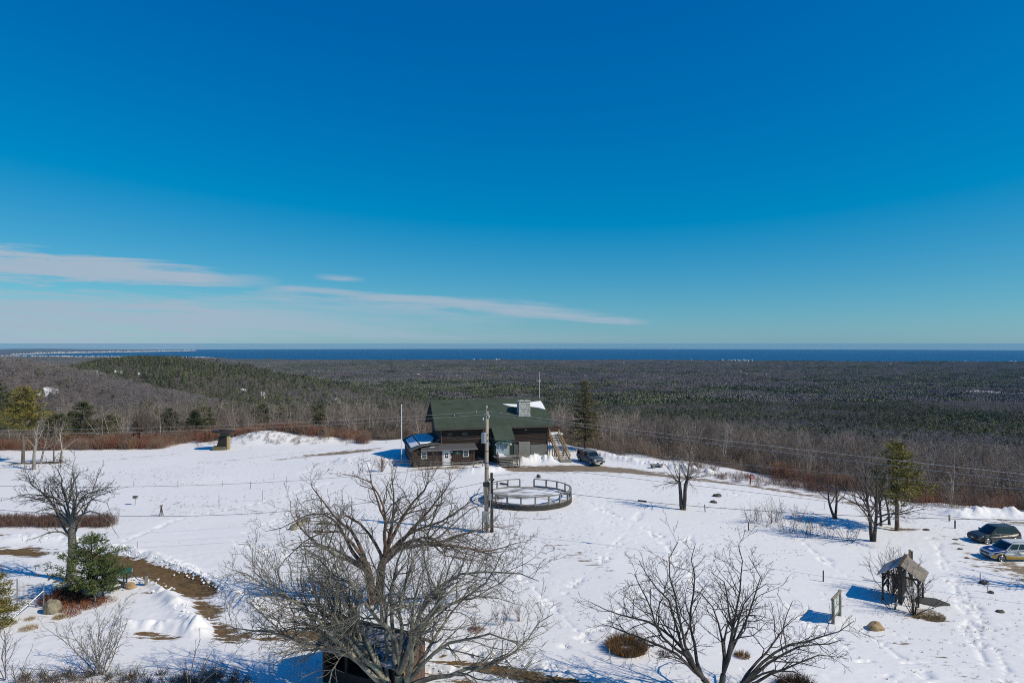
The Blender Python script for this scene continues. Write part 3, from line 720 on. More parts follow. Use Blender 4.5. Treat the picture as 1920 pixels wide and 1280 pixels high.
rs = np.random.RandomState(11)
def az_pts(n, y0, y1, power=1.0, u0=-0.86, u1=0.86):
    """points spread evenly over the wedge in front of the camera"""
    y = np.sqrt(rs.uniform(y0 * y0, y1 * y1, n)); u = rs.uniform(u0, u1, n)
    return u * y, y
def edge_of(x, y): return np.interp(bearing(x, y), EPX, EDG)
def conif_prob(x, y):
    px = bearing(x, y)
    base = fbm(x / 170.0 + 3, y / 230.0 + 8, 71, 4)
    wide = fbm(x / 1500.0 + 1, y / 1900.0, 72, 3)
    p = sstep(0.40, 0.66, base * 0.50 + wide * 0.52 + 0.04 * sstep(700, 1500, y)) * .92 + .04
    p = p * (1 - .45 * sstep(2600, 4200, y)) * (1 - .35 * sstep(900, 200, px) * sstep(1800, 2400, y))
    hill = np.exp(-((x + 740) / 330.0) ** 2 - ((y - 1480) / 420.0) ** 2)
    p = np.maximum(p, 0.85 * sstep(.15, .5, hill) * sstep(.36, .52, base))
    spur = np.exp(-((x + 560) / 230.0) ** 2 - ((y - 690) / 190.0) ** 2)
    p = p * (1 - 0.93 * sstep(.15, .45, spur))
    nearbelt = sstep(360, 240, y); p = p * (1 - 0.93 * nearbelt)
    p = np.where((px > 640) & (y < np.interp(px, EPX, EDG) + 75), 0.0, p)
    p = np.maximum(p, 0.22 * nearbelt * (px < 640) * sstep(150, 180, y))
    return p
def in_clear(x, y):
    k = np.zeros(x.shape, bool)
    for cx_, cy_, rx, ry in CLEAR: k |= ((x - cx_) / rx) ** 2 + ((y - cy_) / ry) ** 2 < 1
    return k
# shapes: six bare trees, four pines; each tree of the woods' edge is an object of its own
bare_kinds = []
for s in range(8):
    br = free_branches(100 + s, 8.8, .105, WOOD, trunk_frac=.24, n_limb=10, stems=1 + (s % 3 == 1) + (s == 4), spread=.22)
    tr = [b for b in br if b[0] <= 1]; cr = [b for b in br if b[0] > 1]
    sd = lambda lv: (5, 4, 3, 3)[lv]
    bare_kinds.append((tube_batch(tr, sd), tube_batch(cr, sd)))
pine_kinds = []
for s in range(4):
    br, V, Fq = pine_parts(200 + s, h=10.5, r=.62, width=(2.5, 3.2, 2.1, 2.8)[s], clear=(.22, .32, .12, .28)[s], whorls=11, limbs=6, n_each=9, size=.50, shape='spruce' if s == 2 else 'pine')
    pine_kinds.append((tube_batch(br, lambda lv: (5, 3, 3)[lv]), (V, Fq)))
def wood_source(kind, i):
    src = (bare_kinds if kind == 'bare' else pine_kinds)[i]
    nm = 'bare_tree' if kind == 'bare' else 'pine_tree'
    lab = ('slender bare grey tree growing in the woods below the snowfield', 'tree', 'bare trees of the woods round the summit') if kind == 'bare' else \
          ('dark green pine growing among the bare trees below the snowfield', 'pine tree', 'pines of the woods round the summit')
    t = thing(nm, lab[0], lab[1], (0, 0, 0), 0, lab[2])
    np_mesh('trunk', *src[0], bark_pale if kind == 'bare' else bark_dark, t)
    np_mesh('crown', *src[1], twig_grey if kind == 'bare' else need_wood, t, smooth=(kind == 'bare'))
    return t
def plant_wood(kind, spots):
    first = {}
    for k, (x, y, s, rot) in enumerate(spots):
        i = k % (8 if kind == 'bare' else 4)
        if i not in first: o = first[i] = wood_source(kind, i)
        else: o = copy_tree(first[i])
        o.location = (x, y, Ts(x, y)); o.scale = (s * RNG.uniform(.85, 1.15), s * RNG.uniform(.85, 1.15), s); o.rotation_euler = (RNG.gauss(0, .06), RNG.gauss(0, .06), rot)
# all trees of the near woods, nearest ones as objects
x, y = az_pts(16000, 62, 380)
d = y - edge_of(x, y)
hx = (x > -24) & (x < 10) & (y < 127)                                  # the lodge and its yard
keep = (d > 2.5) & ~hx & (vnoise(x / 7.0, y / 7.0, 3) > .08)
keep &= rs.uniform(0, 1, len(x)) < np.interp(d, [0, 10, 60, 300], [.5, .9, 1.0, 1.0])
x, y, d = x[keep], y[keep], d[keep]
cp = conif_prob(x, y) > rs.uniform(0, 1, len(x))
size = np.where(cp, rs.uniform(.55, 1.0, len(x)), rs.uniform(.58, 1.25, len(x))) * np.interp(d, [0, 15, 60], [.55, .78, 1.0])
order = np.argsort(y - size * 6)
seen = (np.abs(x / y) < .77)
def pick(mask, n):
    idx = [i for i in order if mask[i] and seen[i]][:n]; m = np.zeros(len(x), bool); m[idx] = True; return m
mb, mp_ = pick(~cp, 295), pick(cp, 90)
plant_wood('bare', [(x[i], y[i], size[i], rs.uniform(0, 6.28)) for i in np.where(mb)[0]])
plant_wood('pine', [(x[i], y[i], size[i] * .9, rs.uniform(0, 6.28)) for i in np.where(mp_)[0]])
bare_protos = [proto_obj('bare_shape', *bk[1], twig_grey, None) for bk in bare_kinds]
for p_, bk in zip(bare_protos, bare_kinds):
    bm = bmesh.new(); bm.from_mesh(p_.data); nf = len(bm.faces)
    m2 = np_mesh('__t', *bk[0], bark_pale); bm.from_mesh(m2); bm.faces.ensure_lookup_table()
    for f_ in bm.faces[nf:]: f_.material_index = 1
    bm.to_mesh(p_.data); bm.free(); p_.data.materials.append(bark_pale)
pine_protos = []
for pk in pine_kinds:
    q = pk[0][1]; pine_protos.append(proto_obj('pine_shape', pk[0][0], q, bark_dark, (pk[1][0], pk[1][1], need_wood)))
def pts3(x, y): return np.stack([x, y, T(x, y) - .1], -1)
r_ = ~cp & ~mb
scatter('bare_woods', pts3(x[r_], y[r_]), rs.uniform(0, 6.28, r_.sum()), size[r_], rs.randint(0, 8, r_.sum()), bare_protos)
r_ = cp & ~mp_
scatter('pine_woods', pts3(x[r_], y[r_]), rs.uniform(0, 6.28, r_.sum()), size[r_] * .9, rs.randint(0, 4, r_.sum()), pine_protos)

# middle distance: simpler crowns, still tree by tree
def tri_cloud(rs_, n, rx, rz, z0, size, thin=.5, cone=0.0):
    p = rs_.normal(0, 1, (n, 3)); p /= np.linalg.norm(p, axis=1, keepdims=True); p *= rs_.uniform(.35, 1, (n, 1)) ** .5
    zz = z0 + rz * (p[:, 2] + 1); f = 1 - cone * (p[:, 2] + 1) / 2
    c = np.stack([p[:, 0] * rx * f, p[:, 1] * rx * f, zz], -1)
    a = rs_.normal(0, 1, (n, 3)); a[:, 2] += .5; a /= np.linalg.norm(a, axis=1, keepdims=True)
    b = np.cross(a, rs_.normal(0, 1, (n, 3))); b /= np.linalg.norm(b, axis=1, keepdims=True) + 1e-9
    ln = size * rs_.uniform(.6, 1.4, (n, 1))
    V = np.stack([c - b * ln * thin, c + b * ln * thin, c + a * ln * 1.3], 1).reshape(-1, 3)
    return V, np.arange(3 * n).reshape(-1, 3)
mid_bare_m = mat('far_bare_crowns', (0.265, 0.236, 0.222), 0.95, (0.29, 0.265, 0.255), 0.15, 0.5, rand=(0.19, 0.16, 0.155), obj_rand=0.4, loc_var=(.58, .62, .70))
mid_pine_m = mat('far_pine_crowns', (0.138, 0.160, 0.096), 0.9, (0.17, 0.185, 0.09), 0.15, 0.5, rand=(0.18, 0.175, 0.085), obj_rand=0.45, loc_var=(.55, .62, .72))
mid_bare = [proto_obj('mid_bare_shape', *tri_cloud(np.random.RandomState(300 + s), 150, 2.6, 3.3, 2.2, .85, .12), mid_bare_m, smooth=False) for s in range(5)]
mid_pine = [proto_obj('mid_pine_shape', *tri_cloud(np.random.RandomState(320 + s), 130, 2.5, 4.6, 1.2, .95, .30, .6), mid_pine_m, smooth=False) for s in range(5)]
x, y = az_pts(56000, 360, 1650); k = ~in_clear(x, y); x, y = x[k], y[k]
sp = fbm(x / 26.0, y / 26.0, 44, 3); onh = np.exp(-((x + 650) / 420.0) ** 2 - ((y - 1350) / 420.0) ** 2) + np.exp(-((x + 560) / 200.0) ** 2 - ((y - 640) / 200.0) ** 2)
k = ~((sp > .63) & (onh > .4) & (rs.uniform(0, 1, len(x)) < .25)); x, y = x[k], y[k]
cp = conif_prob(x, y) > rs.uniform(0, 1, len(x))
for nm, m_, pr in (('bare_forest', ~cp, mid_bare), ('pine_forest', cp, mid_pine)):
    n = m_.sum(); scatter(nm, pts3(x[m_], y[m_]), rs.uniform(0, 6.28, n), rs.uniform(.55, 1.2, n) * (.65 + .75 * fbm(x[m_] / 130.0, y[m_] / 130.0, 88, 3)), rs.randint(0, 5, n), pr)
# far plain: groves of many crowns
def grove(seed, n, ext, pine):
    r2 = np.random.RandomState(seed); Vs, Fs, off = [], [], 0
    for i in range(n):
        V, Fq = tri_cloud(r2, 14 if pine else 18, r2.uniform(2.4, 4.2), r2.uniform(3, 5.5), .5, 2.6 if pine else 2.4, .55 if pine else .32, .5 if pine else .1)
        V = V + np.array([r2.uniform(-ext, ext), r2.uniform(-ext, ext), 0]); Vs.append(V); Fs.append(Fq + off); off += len(V)
    return np.concatenate(Vs), np.concatenate(Fs)
gb = [proto_obj('bare_grove_shape', *grove(400 + s, 46, 26, False), mid_bare_m, smooth=False) for s in range(4)]
gp = [proto_obj('pine_grove_shape', *grove(420 + s, 46, 26, True), mid_pine_m, smooth=False) for s in range(4)]
x, y = az_pts(52000, 1600, 11000)
coast = np.interp(bearing(x, y), CPX, CD); k = (y < coast - 150) & ~in_clear(x, y) & (rs.uniform(0, 1, len(x)) < np.interp(y, [1600, 4000, 11000], [1, .9, .6])); x, y = x[k], y[k]
cp = conif_prob(x, y) > rs.uniform(0, 1, len(x))
for nm, m_, pr in (('far_bare_forest', ~cp, gb), ('far_pine_forest', cp, gp)):
    n = m_.sum(); scatter(nm, pts3(x[m_], y[m_]), rs.uniform(0, 6.28, n), rs.uniform(.8, 1.3, n) * (.6 + .8 * fbm(x[m_] / 420.0, y[m_] / 420.0, 89, 3)), rs.randint(0, 4, n), pr)
# houses of the shore towns and a few in the woods: specks of white
hb = MB(); hb.box((0, 0, 3), (12, 9, 6)); hb.slab([(-6.3, -4.8, 6), (6.3, -4.8, 6), (6.3, 0, 9.5), (-6.3, 0, 9.5)], (0, 0, .4)); hb.slab([(-6.3, 0, 9.5), (6.3, 0, 9.5), (6.3, 4.8, 6), (-6.3, 4.8, 6)], (0, 0, .4))
white_m = mat('white_clapboard', (0.55, 0.55, 0.54), 0.8, obj_rand=0.25)
hm = bpy.data.meshes.new('house_shape'); hm.from_pydata(hb.v, [], hb.f); hm.materials.append(white_m); hp = bpy.data.objects.new('house_shape', hm)
px_ = np.concatenate([rs.uniform(-30, 395, 420), rs.uniform(300, 400, 120)]); yy = np.interp(px_, CPX, CD) - rs.uniform(-120, 240, len(px_)); n1_ = len(px_)
px2 = rs.uniform(60, 365, 330); yy2 = np.interp(px2, FPX, FD) + rs.uniform(-50, 500, 330)
px3 = np.concatenate([rs.normal(1385, 26, 26), rs.normal(915, 30, 10), rs.normal(1880, 40, 14)]); yy3 = np.interp(px3, CPX, CD) - rs.uniform(60, 700, len(px3))
px4, yy4 = rs.uniform(0, 1920, 60), rs.uniform(3200, 7800, 60)
pa = np.concatenate([px_, px2, px3, px4]); ya = np.concatenate([yy, yy2, yy3, yy4]); xa = (pa - CX) / F * ya
za = T(xa, ya); za[n1_:n1_ + 330] = SEA + 14 - (xa ** 2 + ya ** 2)[n1_:n1_ + 330] / (2 * R_EARTH); za[-60:] += 5; za[n1_ + 330:-60] += 9
za[:n1_] = np.maximum(za[:n1_], SEA + 9 - (xa ** 2 + ya ** 2)[:n1_] / (2 * R_EARTH))
sc_ = rs.uniform(.6, 1.5, len(pa)); sc_[n1_:n1_ + 330] *= 2.0; sc_[-60:] *= .7; sc_[:n1_] *= 1.2
scatter('far_town', np.stack([xa, ya, za], -1), rs.uniform(0, 6.28, len(pa)), sc_, np.zeros(len(pa), int), [hp])
# ------------------------------------------------------------------ the lodge
TH = math.radians(14); LO = Vector((-10.8, 104.0, 0.0)); cT, sT = math.cos(TH), math.sin(TH)
def L2W(u, v, z=0): return Vector((LO.x + u * cT - v * sT, LO.y + u * sT + v * cT, z))
wall_m = mat('dark_brown_boards', (0.022, 0.014, 0.010), 0.85, (0.044, 0.027, 0.019), 0.9, 0.5, stretch=(1, 1, 6))
brown_m = mat('brown_boards', (0.040, 0.023, 0.017), 0.85, (0.070, 0.040, 0.029), 1.2, 0.5, stretch=(5, 5, .6))
roofg_m = mat('green_asphalt_shingles', (0.032, 0.052, 0.035), 0.95, (0.062, 0.086, 0.060), 0.8, 0.6, bump=0.5, bscale=16)
roofk_m = mat('grey_asphalt_shingles', (0.060, 0.060, 0.064), 0.95, (0.11, 0.11, 0.115), 3.5, 0.6, bump=0.5, bscale=16)
trim_m = mat('dark_trim_paint', (0.075, 0.06, 0.05), 0.8)
white_p = mat('white_paint', (0.74, 0.74, 0.73), 0.5)
glass_m = mat('window_glass', (0.018, 0.03, 0.035), 0.08, spec=0.6)
door_m = mat('blue_grey_door_paint', (0.28, 0.36, 0.42), 0.5, (0.33, 0.40, 0.45), 3.0, 0.5)
conc_m = mat('grey_concrete', (0.16, 0.16, 0.145), 0.95, (0.25, 0.245, 0.225), 1.5, 0.5, bump=0.3)
snow_m = mat('settled_snow', (0.80, 0.815, 0.84), 0.8, (0.85, 0.86, 0.87), 2.0, 0.5, bump=0.6, bscale=3)
sgreen_m = mat('green_sign_paint', (0.008, 0.105, 0.060), 0.5)
wood_new = mat('yellow_pine_lumber', (0.30, 0.205, 0.10), 0.8, (0.40, 0.29, 0.16), 3, 0.5)
wood_old = mat('weathered_grey_wood', (0.16, 0.15, 0.135), 0.9, (0.30, 0.285, 0.26), 3.0, 0.5, stretch=(1, 1, 4))
wood_dark = mat('dark_weathered_wood', (0.055, 0.045, 0.036), 0.9, (0.10, 0.085, 0.068), 3.0, 0.5)
tan_m = mat('tan_wood', (0.34, 0.25, 0.15), 0.8)
stone_m = mat('pale_chimney_stone', (0.34, 0.335, 0.315), 0.95, (0.52, 0.51, 0.48), 2.2, 0.5, bump=0.4, bscale=9, obj_rand=0.22)
mortar_m = mat('grey_mortar', (0.27, 0.265, 0.25), 0.95)
galv_m = mat('galvanised_metal', (0.36, 0.38, 0.40), 0.45, metal=0.6)
black_m = mat('black_rubber', (0.012, 0.012, 0.013), 0.7)

lodge = thing('lodge', 'large dark brown lodge with a broad green roof and stone chimney behind the snowfield', 'lodge', LO, TH)
EV, EZ, RV, RZ = -0.7, 5.2, 5.5, 8.95; SL = (RZ - EZ) / (RV - EV); BV = 12.2; BZ = RZ - SL * (BV - RV)
def roofz(v): return EZ + SL * (v - EV)
W1, W2 = 0.0, 16.9; BW = 11.4
# walls: body up to the eaves and the two gables
wb = MB()
gab = [(W1, 0, -.6), (W1, BW, -.6), (W1, BW, BZ + SL * (BV - BW) - .15), (W1, RV, RZ - .25), (W1, 0, roofz(0) - .15)]
wb.slab(gab, (W2 - W1, 0, 0))
walls = part('wall', wb, wall_m, lodge)
# clapboard courses on the front wall and the left gable as their own edges
for z in np.arange(2.95, 5.3, .22):
    part('clapboard', MB().bx(W1 + .1, 7.4, -.035, .002, z, z + .16), wall_m, lodge)
for z in np.arange(2.95, 5.3, .22):
    part('clapboard', MB().bx(11.1, W2 - .05, -.035, .002, z, z + .16), wall_m, lodge)
part('corner_board', MB().bx(-.06, .12, -.07, .1, 0, 5.35), mat('red_brown_trim', (0.13, 0.075, 0.05), .8), lodge)
part('corner_board', MB().bx(W2 - .12, W2 + .05, -.07, .1, 0, 5.35), wall_m, lodge)
# roof: two slopes, ragged courses of shingles run along the front slope
U0, U1 = -1.0, 17.75; UR0, UR1 = -0.95, 17.5
CS0, CS1, CV = 7.65, 10.8, -3.4; CZ = EZ + SL * (CV - EV)
rf = MB(); n_ = Vector((0, -SL, 1)).normalized() * 0.16
front_poly = [(U0, EV, EZ), (CS0, EV, EZ), (CS0, CV, CZ), (CS1, CV, CZ), (CS1, EV, EZ), (U1, EV, EZ), (UR1, RV, RZ), (UR0, RV, RZ)]
for a in ([(U0, EV, EZ), (U1, EV, EZ), (UR1, RV, RZ), (UR0, RV, RZ)], [(CS0, CV, CZ), (CS1, CV, CZ), (CS1, EV - .001, EZ), (CS0, EV - .001, EZ)]): rf.slab(a, n_)
roof_f = part('front_roof', rf, roofg_m, lodge)
part('rear_roof', MB().slab([(UR0, RV + .01, RZ), (UR1, RV + .01, RZ), (U1, BV, BZ), (U0, BV, BZ)], Vector((0, SL, 1)).normalized() * .16), roofg_m, lodge)
course = MB()
nc_ = 44
for k in range(nc_):
    v = EV + .05 + (RV - EV - .1) * k / nc_; z = roofz(v)
    o_ = Vector((0, 0, .16 * math.sqrt(1 + SL * SL))); dv = (RV - EV) / nc_
    x0 = U0 + .03; x1 = U1 - .03 - .25 * k / nc_; x = x0
    while x < x1 - .05:
        w = min(RNG.uniform(.85, 1.15), x1 - x); h = RNG.uniform(.012, .03)
        a, b = (x, v, z + o_.z), (x + w - .02, v, z + o_.z)
        c, d = (x + w - .02, v + dv * .92, z + SL * dv * .92 + o_.z), (x, v + dv * .92, z + SL * dv * .92 + o_.z)
        course.add([a, b, c, d, (a[0], a[1], a[2] + h), (b[0], b[1], b[2] + h), (c[0], c[1], c[2] + .004), (d[0], d[1], d[2] + .004)], [(0, 1, 5, 4), (4, 5, 6, 7), (1, 2, 6, 5), (3, 0, 4, 7)])
        x += w
tag(part('shingle_courses', course, roofg_m, lodge, fix=False), kind='stuff')
part('ridge_cap', MB().slab([(UR0, RV - .16, RZ + .08), (UR1, RV - .16, RZ + .08), (UR1, RV, RZ + .19), (UR0, RV, RZ + .19)], (0, 0, .05)).slab([(UR0, RV, RZ + .19), (UR1, RV, RZ + .19), (UR1, RV + .18, RZ + .08), (UR0, RV + .18, RZ + .08)], (0, 0, .05)), roofg_m, lodge)
part('fascia', MB().bx(U0, CS0 - .05, EV - .05, EV - .005, EZ - .12, EZ + .15).bx(CS1 + .05, U1, EV - .05, EV - .005, EZ - .12, EZ + .15), trim_m, lodge)
part('rake_board', MB().slab([(U0 - .04, EV, EZ - .08), (U0 - .04, EV, EZ + .18), (UR0 - .04, RV, RZ + .18), (UR0 - .04, RV, RZ - .08)], (.03, 0, 0)).slab([(U0 - .04, BV, BZ - .08), (U0 - .04, BV, BZ + .18), (UR0 - .04, RV + .01, RZ + .18), (UR0 - .04, RV + .01, RZ - .08)], (.03, 0, 0)), trim_m, lodge)
for v in (2.3, 3.4, 7.4): part('rake_bracket', MB().bar((-.02, v, roofz(v) - 1.0 if v < RV else RZ - SL * (v - RV) - 1.0), (-.9, v, roofz(v) - .15 if v < RV else RZ - SL * (v - RV) - .15), .09), trim_m, lodge)
# gable deck of the far corner and its rail
part('gable_beam', MB().bx(-.95, 0, 5.4, 5.6, 6.9, 7.05).bx(-.95, 0, 8.4, 8.6, 5.4, 5.55), trim_m, lodge)
def rpt(px, py):
    """point of the front roof slope seen at a bearing and depression"""
    dx, dy, dz = (px - CX) / F, 1.0, -(py - EY) / F
    du, dv = dx * cT + dy * sT, -dx * sT + dy * cT
    ou, ov = (0 - LO.x) * cT + (0 - LO.y) * sT, -(0 - LO.x) * sT + (0 - LO.y) * cT
    t = (EZ + .2 + SL * (ov - EV) - HC) / (dz - SL * dv)
    return (ou + du * t, ov + dv * t, HC + dz * t)
# worn strips where shingles have lifted
for (a_, b_, c_) in ((828, 848, 757.4), (846, 868, 766.5), (840, 862, 780), (905, 935, 762), (880, 900, 790)):
    p0_, p1_ = rpt(a_, c_), rpt(b_, c_ + .3)
    part('worn_strip', MB().slab([(p0_[0], p0_[1], p0_[2] + .02), (p1_[0], p1_[1], p1_[2] + .02), (p1_[0], p1_[1] + .12, p1_[2] + .09), (p0_[0], p0_[1] + .10, p0_[2] + .08)], (0, 0, .03)), mat('worn_shingles', (.022, .034, .024), .95, (.05, .06, .045), 6, .4), lodge)
# snow lying along the ridge beside the chimney
sn = MB()
sn.slab([rpt(942, 757.6), rpt(955, 761.5), rpt(973, 764.5), rpt(976, 758.5), rpt(958, 758)], n_ * .6)
sn.slab([rpt(993, 763.0), rpt(1008, 764.5), rpt(1022.5, 768.3), rpt(1018, 759), rpt(1013.6, 752.5), rpt(1004, 753.2), rpt(993, 755)], n_ * .8)
part('roof_snow', sn, snow_m, lodge)
# chimney of pale stone blocks
chs = part('chimney', MB().bx(12.63, 14.47, 1.41, 2.57, 5.9, 9.0), mortar_m, lodge)
def blocks(parent, x0, x1, y, z0, z1, face):
    z = z0; k = 0
    while z < z1 - .1:
        h = min(RNG.uniform(.20, .30), z1 - z); x = x0
        while x < x1 - .05:
            w = RNG.uniform(.28, .62)
            if x + w > x1 - .15: w = x1 - x
            pr = RNG.uniform(.02, .055)
            b = MB()
            if face == 'v': b.bx(x + .012, x + w - .012, y - pr, y + .03, z + .012, z + h - .012)
            else: b.bx(y - pr, y + .03, x + .012, x + w - .012, z + .012, z + h - .012)
            part('stone', b, stone_m, parent, bevel=.015); x += w
        z += h
blocks(chs, 12.6, 14.5, 1.41, 6.3, 8.95, 'v'); blocks(chs, 1.4, 2.58, 12.63, 6.3, 8.95, 'u')
part('chimney_cap', MB().bx(12.52, 14.58, 1.3, 2.68, 8.98, 9.13).bx(12.9, 13.4, 1.7, 2.3, 9.12, 9.22).bx(13.7, 14.2, 1.7, 2.3, 9.12, 9.22), stone_m, chs, bevel=.02)
part('flashing', MB().slab([(12.5, 1.3, roofz(1.3) + .2), (14.6, 1.3, roofz(1.3) + .2), (14.6, 2.75, roofz(2.75) + .2), (12.5, 2.75, roofz(2.75) + .2)], (0, 0, .02)), galv_m, lodge)
for (x_, y_, z_) in [rpt(893, 774), rpt(939, 776), rpt(852, 781)]:
    part('vent_pipe', MB().tube([(x_, y_, z_ - .2), (x_, y_, z_ + .45)], .06, 8), galv_m, lodge)
# windows
def window(parent, u0, u1, z0, z1, v, frame_m, mull=True, proud=.05):
    w = .09
    fr = MB().bx(u0, u1, v - proud, v + .02, z0, z0 + w).bx(u0, u1, v - proud, v + .02, z1 - w, z1).bx(u0, u0 + w, v - proud, v + .02, z0 + w, z1 - w).bx(u1 - w, u1, v - proud, v + .02, z0 + w, z1 - w)
    f_ = part('window', fr, frame_m, parent)
    part('pane', MB().bx(u0 + w, u1 - w, v - .015, v + .01, z0 + w, z1 - w), glass_m, f_)
    if mull: part('sash_bar', MB().bx(u0 + w, u1 - w, v - .04, v, (z0 + z1) / 2 - .03, (z0 + z1) / 2 + .03), frame_m, f_)
    return f_
window(lodge, .95, 1.75, 4.1, 4.6, -.04, trim_m, False); window(lodge, 3.15, 4.15, 4.1, 4.6, -.04, trim_m, False)
part('gutter_pipe', MB().tube([(-.02, -.12, 5.1), (-.02, -.12, 2.95)], .04, 6).tube([(-.02, -.12, 2.95), (-1.3, -2.6, 2.62)], .045, 6), trim_m, lodge)
# entry: cat-slide porch with double door, sign and posters
EW = -2.55
part('entry_wall', MB().bx(CS0 + .12, CS1 - .12, EW, .02, .2, 3.75), mat('dark_green_boards', (0.016, 0.035, 0.024), .8), lodge)
def wall_door(name, u0, u1, z0, z1, v, m, parent=lodge): return part(name, MB().bx(u0, u1, v - .05, v + .01, z0, z1), m, parent, bevel=.012)
for (a, b, hs) in ((8.14, 9.03, 8.95), (9.07, 9.96, 9.15)):
    d_ = wall_door('door', a, b, 1.27, 3.2, EW, door_m)
    part('door_window', MB().bx(a + .16, b - .16, EW - .058, EW - .04, 2.25, 3.02), mat('dull_door_glass', (0.17, 0.23, 0.26), .25), d_)
    part('handle', MB().bx(hs - .05, hs + .05, EW - .12, EW - .05, 2.08, 2.2), black_m, d_)
part('door_frame', MB().bx(8.03, 8.12, EW - .06, EW, 1.27, 3.3).bx(9.98, 10.07, EW - .06, EW, 1.27, 3.3).bx(8.03, 10.07, EW - .06, EW, 3.22, 3.3), mat('pale_grey_frame', (0.45, 0.47, 0.47), .6), lodge)
part('poster', MB().bx(8.42, 8.64, EW - .072, EW - .06, 2.36, 2.68), white_p, lodge); part('poster', MB().bx(8.36, 8.72, EW - .072, EW - .06, 2.78, 2.98), mat('green_poster', (0.12, 0.33, 0.25), .6), lodge)
part('poster', MB().bx(9.3, 9.8, EW - .072, EW - .06, 2.42, 2.95), mat('map_poster', (0.35, 0.42, 0.42), .6, (0.1, 0.13, 0.13), 9, .3), lodge)
part('notice', MB().bx(7.86, 7.96, EW - .03, EW - .001, 2.8, 3.05), white_p, lodge); part('notice', MB().bx(10.2, 10.42, EW - .03, EW - .001, 2.78, 3.05), white_p, lodge)
sg = part('name_sign', MB().bx(8.15, 10.4, EW - .62, EW - .55, 3.12, 3.52), sgreen_m, lodge, bevel=.01)
part('sign_bracket', MB().bx(8.4, 8.44, EW - .56, EW, 3.4, 3.44).bx(10.1, 10.14, EW - .56, EW, 3.4, 3.44), black_m, lodge)
text_mesh('MOUNT AGAMENTICUS', .165, white_p, 'lettering', sg, (9.42, EW - .626, 3.42), (math.radians(90), 0, 0))
text_mesh('LEARNING LODGE', .155, white_p, 'lettering', sg, (9.42, EW - .626, 3.22), (math.radians(90), 0, 0))
part('emblem', MB().disc((8.34, EW - .625, 3.36), .11, (0, 1, 0), .02, 12), mat('pale_green_emblem', (0.45, 0.62, 0.52), .6), sg)
part('satellite_dish', MB().disc((7.3, -.4, 2.72), .3, (0.3, 1, -.25), .05), galv_m, lodge)
# porch floor and entry stair with slatted treads
part('porch_floor', MB().bx(7.55, 11.6, -4.0, EW, 1.13, 1.25), wood_old, lodge)
es = thing('entry_stair', 'grey plank stair with dark gaps rising to the blue double door', 'stairs', LO, TH)
for k in range(6):
    part('tread', MB().bx(8.0, 10.75, -4.02 - .30 * k - .30, -4.02 - .30 * k, 1.16 - .19 * k - .07, 1.16 - .19 * k), wood_old, es, bevel=.01)
for u in (8.02, 9.38, 10.7): part('stringer', MB().bar((u, -4.05, .95), (u, -5.8, -.2), .07, .28), wood_dark, es)
for u in (7.85, 10.9):
    for (v, z) in ((-4.15, 1.0), (-5.7, 0)): part('post', MB().bx(u - .06, u + .06, v - .06, v + .06, z - .9, z + 1.0), wood_dark, es)
    part('handrail', MB().bar((u, -4.15, 1.95), (u, -5.7, .98), .07), mat('red_brown_rail', (0.16, .09, .07), .8), es)
part('snow_heap', MB().slab([(8.05, -4.0, 1.26), (9.3, -4.0, 1.26), (9.1, -2.7, 1.26), (8.05, -2.6, 1.26)], (0, 0, .06)).slab([(8.1, -3.9, 1.32), (8.9, -3.9, 1.32), (8.7, -2.75, 1.32), (8.1, -2.7, 1.32)], (0, 0, .32)), snow_m, lodge, bevel=.05)
# grey panels of the lower front and the store box
part('concrete_panel', MB().bx(12.1, 13.95, -.42, .03, -.3, 2.85), conc_m, lodge, bevel=.02); part('concrete_panel', MB().bx(14.0, 16.75, -.40, .03, -.3, 2.3), mat('grey_board_panel', (0.12, 0.125, 0.115), .9, (0.17, 0.175, 0.165), 2, .5), lodge, bevel=.02)
part('store_box', MB().bx(11.2, 11.95, -.75, .02, .9, 2.5), mat('dull_grey_box', (0.085, .09, .10), .7), lodge, bevel=.03)
part('flood_lamp', MB().box((13.3, -.12, 4.75), (.12, .25, .12)).disc((13.3, -.28, 4.72), .09, (0, 1, -.3), .05), white_p, lodge)
# front lean-to (annex) with grey roof, white windows and door
AX0, AX1, AV = -4.6, 4.75, -2.6
part('annex_wall', MB().slab([(0, AV, -.5), (0, 0, -.5), (0, 0, 2.75), (0, AV, 2.42)], (AX1, 0, 0)), brown_m, lodge)
part('annex_wall', MB().slab([(AX0, AV, -.5), (AX0, 10, -.5), (AX0, 10, 2.4), (AX0, AV, 2.4)], (-AX0 - .003, 0, 0)), brown_m, lodge)
for k in range(31):
    u = AX0 + .02 + (AX1 - AX0 - .1) * k / 31
    if not (-2.0 < u < -.6): part('board', MB().bx(u, u + .27, AV - .028 - RNG.random() * .012, AV + .001, -.4, 2.38), brown_m, lodge)
part('annex_roof', MB().slab([(-3.4, AV - .4, 2.42), (AX1 + .35, AV - .4, 2.42), (AX1 + .35, -.02, 2.84), (-3.1, -.02, 2.84)], (0, -.02, .1)), roofk_m, lodge)
part('wing_roof', MB().slab([(AX0 - .4, AV - .4, 2.32), (-3.4, AV - .41, 3.02), (-3.4, 10.3, 3.02), (AX0 - .4, 10.3, 2.32)], (0, 0, .1)).slab([(-3.4, AV - .41, 3.02), (-3.1, AV + .5, 2.95), (-.02, -.5, 2.95), (-.02, 10.3, 3.3), (-3.4, 10.3, 3.02)], (0, 0, .1)), roofk_m, lodge)
ws = MB()
ws.slab([(AX0 - .1, -.9, 2.60), (-3.5, -1.6, 3.10), (-3.5, 8.5, 3.10), (-4.6, 7.6, 2.62)], (0, 0, .12))
